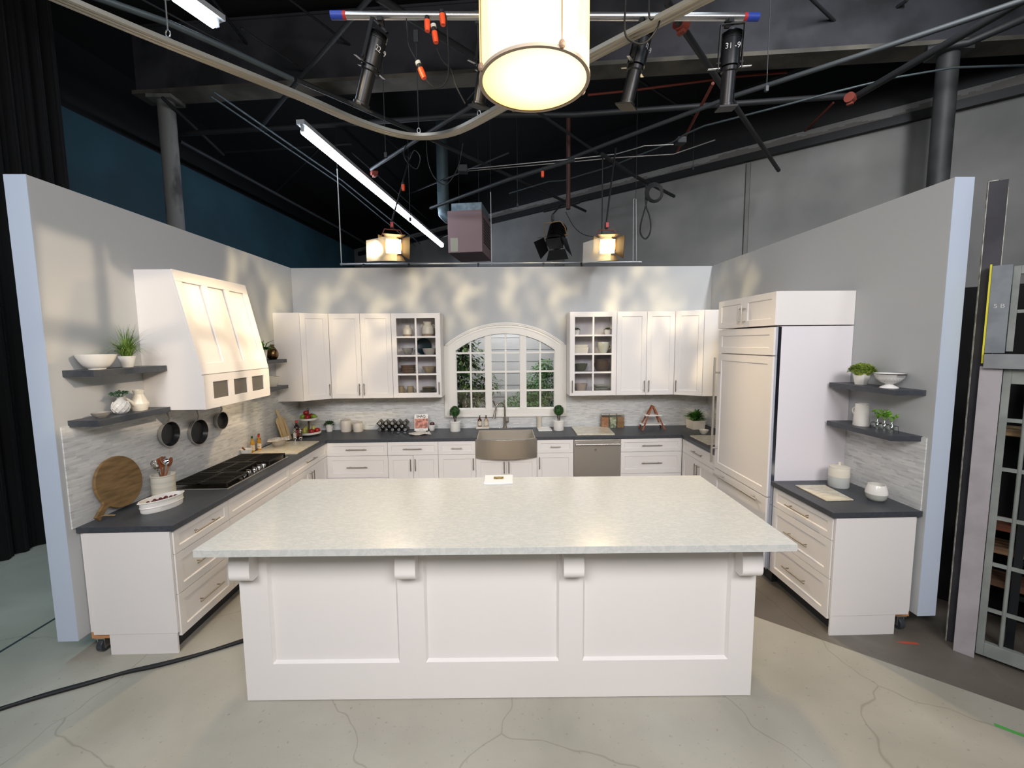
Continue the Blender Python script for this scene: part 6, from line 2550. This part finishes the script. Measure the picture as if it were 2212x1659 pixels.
b.build('elbow', mat('galvanised_dark', '5f7075', .45, .5), t, local=True, smooth=40)
# ------------------------------------------------------------------ cables and connectors in the grid
def cable(label, pts, r=.006, m_=None, cat='cable', name='hanging_cable'):
    P = [at(*p) for p in pts]
    Q = []
    for i in range(len(P) - 1):
        p0, p1, p2, p3 = P[max(i - 1, 0)], P[i], P[i + 1], P[min(i + 2, len(P) - 1)]
        for k in range(5):
            s = k / 5
            Q.append(0.5 * ((2 * p1) + (p2 - p0) * s + (2 * p0 - 5 * p1 + 4 * p2 - p3) * s * s + (3 * p1 - p0 - 3 * p2 + p3) * s ** 3))
    Q.append(P[-1])
    b = MB()
    b.tube(Q, r, n=6)
    o = b.build(name, m_ or rubber, base=tuple(Q[0]), smooth=60)
    return tag(o, label, cat)


cable('thin black cable looping down from the left end connector to the orange plug', [(878, 40, 'Y', -3.0), (880, 70, 'Y', -3.0), (884, 100, 'Y', -3.0), (903, 136, 'Y', -3.0)], .004)
cable('black cable loop joining the lowest orange plug to the pipe', [(920, 172, 'Y', -3.0), (940, 190, 'Y', -3.0), (960, 182, 'Y', -3.0), (969, 150, 'Y', -3.0), (966, 60, 'Y', -3.0), (962, 30, 'Y', -3.0)], .005)
cable('black cable running from the middle plugs down behind the drum lamp', [(944, 104, 'Y', -2.98), (955, 130, 'Y', -2.98), (975, 152, 'Y', -2.98), (985, 185, 'Y', -2.98), (1005, 224, 'Y', -2.98)], .005)
cable('black cable loop hanging in front of the spotlight right of the drum lamp', [(1402, -5, 'Y', -3.3), (1404, 40, 'Y', -3.3), (1424, 35, 'Y', -3.3), (1420, 60, 'Y', -3.3), (1395, 92, 'Y', -3.3), (1370, 92, 'Y', -3.3), (1350, 70, 'Y', -3.3), (1352, 0, 'Y', -3.3)], .006)
cable('thin black cable sagging from the lit right fresnel to the unlit one', [(1222, 458, 'Y', -.1), (1240, 490, 'Y', -.2), (1262, 507, 'Y', -.3), (1290, 512, 'Y', -.4)], .005)
cable('long black cable loop hanging below the coil of cable', [(1394, 400, 'Z', 4.66), (1398, 430, 'Y', 1.2), (1385, 480, 'Y', 1.2), (1384, 505, 'Y', 1.2), (1395, 516, 'Y', 1.2), (1405, 500, 'Y', 1.2), (1404, 470, 'Y', 1.2), (1395, 440, 'Y', 1.2), (1396, 400, 'Y', 1.2)], .012)
cable('black vertical cable right of the unlit fresnel', [(1302, 330, 'Y', .3), (1301, 420, 'Y', .3), (1300, 505, 'Y', .3)], .008)
cable('looped cable hanging under the bend of the curtain track', [(880, 310, 'Y', -.6), (872, 330, 'Y', -.6), (880, 350, 'Y', -.6), (900, 365, 'Y', -.6), (908, 340, 'Y', -.6), (895, 325, 'Y', -.6), (885, 345, 'Y', -.6)], .006)
cable('thin cable falling from the pipe above the heater', [(921, 300, 'Y', -.2), (925, 350, 'Y', -.2), (940, 385, 'Y', -.2), (965, 398, 'Y', -.2), (990, 360, 'Y', -.2), (1000, 310, 'Y', -.2)], .006)
# coil of cable
cc = at(1414, 418, 'Y', 1.15)
b = MB()
for k in range(5):
    rr_ = .10 + .012 * k
    b.tube([(rr_ * math.cos(a), -.01 + .008 * k, rr_ * math.sin(a) * 1.05 + .005 * k) for a in [2 * PI * i / 28 for i in range(29)]], .008, n=6)
o = b.build('cable_coil', rubber, local=True, smooth=60)
o.location = cc
tag(o, 'coil of thick black cable hanging on the pipe end at right', 'cable')


def plug(label, u, v, y, ang, s=1.0, white_=True):
    p = at(u, v, 'Y', y)
    t = thing('power_connector', label, 'connector', tuple(p), rot=(0, math.radians(ang), 0))
    t.scale = (s, s, s)
    b = MB()
    b.lathe([(0, -.035), (.016, -.035), (.019, -.01), (.019, .03), (0, .03)], n=14)
    b.build('orange_shell', orange, t, local=True, smooth=40)
    b = MB()
    b.lathe([(0, .0301), (.017, .0301), (.015, .055), (0, .055)], n=14)
    b.build('collar', rubber, t, local=True, smooth=40)
    if white_:
        b = MB()
        b.lathe([(0, .0551), (.018, .0551), (.018, .075), (0, .075)], n=14)
        b.build('end_ring', mat('ring_white', 'cfcfc4', .5), t, local=True, smooth=40)
    return t


plug('lowest orange power connector left of the drum lamp', 912, 158, -3.0, -22)
plug('orange power connector in the middle of the cluster under the pipe', 940, 80, -3.0, -8)
plug('upper left orange power connector of the cluster under the pipe', 923, 55, -3.0, 0, white_=False)
plug('upper right orange power connector of the cluster just below the pipe', 956, 42, -3.0, -5, white_=False)
plug('orange power connector hanging above the left lit fresnel', 871, 405, -.4, 0, 1.1, False)
plug('small orange connector hanging left of the unlit fresnel', 1172, 376, -.2, 0, 1.1, False)
for (u, v, z, lab) in ((1837, 212, 4.98, 'red clamp joining the braces near the right column'), (808, 372, 4.83, 'rusty clamp on the low end of the slanting pipe'), (1472, 52, 4.72, 'red clamp on the pipe right of the curtain track'), (1062, 1, 5.0, 'red clamp hidden above the pipe')):
    if v < 10:
        continue
    p = at(u, v, 'Z', z)
    t = thing('pipe_coupler', lab, 'clamp', tuple(p), .6)
    b = MB()
    b.cyl((-.045, 0, 0), (.045, 0, 0), .055, n=14)
    b.build('body', rust, t, local=True, smooth=40)
    b = MB()
    b.box(-.02, .02, -.03, .03, -.075, -.05)
    b.build('bolt', rust, t, local=True)
p = at(1000, 366, 'Z', 4.78)
b = MB()
b.box(-.07, .07, -.07, .07, -.05, .05)
o = b.build('junction_box', truss2, local=True, bevel=.006)
o.location = p
tag(o, 'small grey junction box where the twin conduits start', 'box')
p = at(1470, 305, 'Z', 4.85)
b = MB()
b.box(-.06, .06, -.06, .06, -.04, .04)
o = b.build('junction_box', truss2, local=True, bevel=.006)
o.location = p
tag(o, 'small dark junction box on the pale bent conduit', 'box')
p0, p1 = at(1228, 250, 'Y', 1.0), at(1217, 452, 'Y', 1.0)
b = MB()
b.cyl(p0, Vector((p0.x, p0.y, p1.z)), .035, n=12)
o = b.build('drop_pipe', mat('pipe_maroon', '40201c', .6), base=tuple(p0), smooth=40)
tag(o, 'dark maroon vertical drop pipe above the unlit fresnel', 'pipe')

# ------------------------------------------------------------------ scenery stored on the right: dark flat, post, barred gate, lumber
g0 = Vector((3.045, -3.341, 0))
g1 = Vector((3.246, -3.579, 0))
gd_ = (g1 - g0).normalized()
gn_ = Vector((-gd_.y, gd_.x, 0))          # points away from the camera side
rz_ = math.atan2(gd_.y, gd_.x)
t = thing('dark_flat', 'tall narrow dark scenery flat with white worn edges right of the kitchen set', 'flat', (3.098, -3.248, 0), rz_ + .25)
b = MB()
b.box(0, .085, 0, .02, 0, 3.1)
b.build('board', mat('flat_dark_face', '3b3a40', .7, col2='2c2b31', nscale=3), t, local=True)
b = MB()
b.box(-.0035, .0, .0, .02, 0, 3.102)
b.box(.085, .088, .0, .02, 2.0, 3.05)
b.box(0, .04, -.001, .02, 3.1, 3.104)
b.build('worn_edge', mat('chipped_white', 'c9c8bd', .7, col2='8f8c7d', nscale=14), t, local=True)
t = thing('gate_post', 'lavender-grey square scenery post with yellow tape along its upper edge', 'post', tuple(g0), rz_)
pm = mat('post_grey', 'a8a3a8', .75, col2='9a959a', nscale=4)
b = MB()
b.box(0, .098, 0, .09, 0.0, 1.935)
b.build('lower_post', pm, t, local=True, bevel=.002)
b = MB()
b.box(.012, .098, 0, .09, 2.02, 2.56)
b.build('upper_post', mat('post_bluegrey', '80868b', .75, col2='70767b', nscale=6), t, local=True, bevel=.002)
b = MB()
b.box(.003, .0115, -.003, .09, 1.955, 2.57)
b.build('yellow_tape', mat('tape_yellow', 'd8cf28', .6), t, local=True)
text('5 B', .036, mat('chalk_white', 'c9c9c9', .7), t, (.056, -.002, 2.31), (PI / 2, 0, 0), name='chalk_lettering')
t = thing('cross_rail', 'horizontal grey board crossing the gate at the tape end', 'board', tuple(g0 + gd_ * .0), rz_)
b = MB()
b.box(.014, .9, -.024, -.004, 1.925, 2.015)
b.build('plank', mat('plank_grey', '8b8e90', .75, col2='7a7d80', nscale=5), t, local=True)
t = thing('barred_gate', 'grey barred scenery gate standing at the right edge', 'gate', tuple(g0 + gd_ * .101), rz_)
gm_ = mat('gate_paint', '7c827e', .65, col2='8c918d', nscale=5)
GWd = .85
b = MB()
b.box(0, .035, .02, .06, .03, 1.92)
b.box(GWd - .035, GWd, .02, .06, .03, 1.92)
b.box(.035, GWd - .035, .02, .06, .03, .12)
b.box(.035, GWd - .035, .02, .06, 1.83, 1.92)
b.build('frame', gm_, t, local=True, bevel=.002)
b = MB()
b.box(0, .03, .02, .06, 2.03, 2.55)
b.box(.03, GWd, .02, .06, 2.50, 2.55)
b.box(.03, GWd, .02, .06, 2.265, 2.285)
b.build('upper_frame', gm_, t, local=True, bevel=.002)
for z in (.345, .655, .965, 1.285, 1.6):
    b = MB()
    b.box(.035, GWd - .035, .035, .047, z - .012, z + .012)
    b.build('cross_bar', gm_, t, local=True)
for k in range(6):
    x = .035 + (GWd - .07) * (k + 1) / 7 - .04
    b = MB()
    b.cyl((x, .04, .12), (x, .04, 1.83), .0105, n=10)
    b.build('vertical_bar', gm_, t, local=True, smooth=40)
for k, (z, yy, c_) in enumerate(((.42, .35, '6b4a34'), (.66, .38, '8a6a48'), (.82, .36, '7b3c24'), (1.46, .40, 'b09468'))):
    p = g0 + gd_ * .75 + gn_ * yy
    b = MB()
    b.box(-.65, .9, -.10, .10, 0, .045)
    o = b.build('lumber_board', mat('lumber_%d' % k, c_, .75, col2='4a382a', nscale=3, stretch=(.6, 8, 8)), local=True)
    o.location = (p.x, p.y, .0 + z)
    o.rotation_euler = (0, 0, rz_ + (-.05, .04, 0, -.03)[k])
    tag(o, ('dark board on the lowest rack tier', 'brown board on the second rack tier', 'reddish board on the third rack tier', 'pale board on the top rack tier')[k] + ' behind the barred gate', 'board')
t = thing('lumber_rack', 'dark steel lumber rack standing behind the barred gate', 'rack', tuple(g0 + gd_ * .75 + gn_ * .45), rz_)
b = MB()
for x in (-.5, .75):
    for y in (-.20, .22):
        b.box(x - .02, x + .02, y - .02, y + .02, 0, 2.0)
    for z in (.375, .615, .775, 1.415):
        b.box(x - .015, x + .015, -.2, .22, z, z + .043)
        b.box(-.5, .75, -.215, -.185, z + .005, z + .04)
b.build('frame', mat('rack_dark', '23262a', .5, .4), t, local=True)

# tall dark masking flat behind the gap beside the right set wall
t = thing('masking_flat', 'black masking flat filling the dark gap right of the right set wall', 'flat', (3.35, -2.55, 0), math.radians(-48))
b = MB()
b.box(-.15, 1.5, 0, .03, 0, 2.5)
b.build('panel', mat('masking_black', '0b0b0c', .9), t, local=True)

# ------------------------------------------------------------------ floor cable
for k, lab in enumerate(('thick black cable on the floor running under the island, left strand', 'thick black cable on the floor running under the island, right strand')):
    pts = [(-60, 1552), (0, 1530), (95, 1500), (190, 1476), (270, 1455), (340, 1438), (430, 1412), (520, 1384), (580, 1366)]
    P = []
    for i, (u, v) in enumerate(pts):
        p = at(u, v, 'Z', .012)
        p.y += (.016 if k else -.012) * math.sin(i * 1.3 + k * 2.2)
        p.z = .0125
        P.append(p)
    Q = []
    for i in range(len(P) - 1):
        p0, p1, p2, p3 = P[max(i - 1, 0)], P[i], P[i + 1], P[min(i + 2, len(P) - 1)]
        for j in range(5):
            s = j / 5
            Q.append(0.5 * ((2 * p1) + (p2 - p0) * s + (2 * p0 - 5 * p1 + 4 * p2 - p3) * s * s + (3 * p1 - p0 - 3 * p2 + p3) * s ** 3))
    b = MB()
    b.tube(Q, .0115, n=8)
    o = b.build('floor_cable', rubber, base=(-2.5, -3.35, 0), smooth=60)
    tag(o, lab, 'cable')
p = at(2208, 1588, 'Z', .001)
b = MB()
b.box(-.10, .10, -.012, .012, .0005, .001)
o = b.build('floor_tape', mat('green_tape', '4fa348', .6), local=True)
o.location = (p.x, p.y, 0)
o.rotation_euler = (0, 0, -.75)
tag(o, 'short strip of green tape on the floor at the right edge', 'tape')
p = at(1958, 1389, 'Z', .001)
b = MB()
b.prism([(-.07, .012), (-.02, -.004), (.03, -.012), (.08, -.02), (.075, .004), (.03, .012), (-.01, .018)], 'Z', .0005, .001)
o = b.build('floor_tape', mat('red_floor_tape', 'b8503c', .7), local=True)
o.location = (p.x, p.y, 0)
tag(o, 'worn strip of red tape on the floor by the right caster', 'tape')
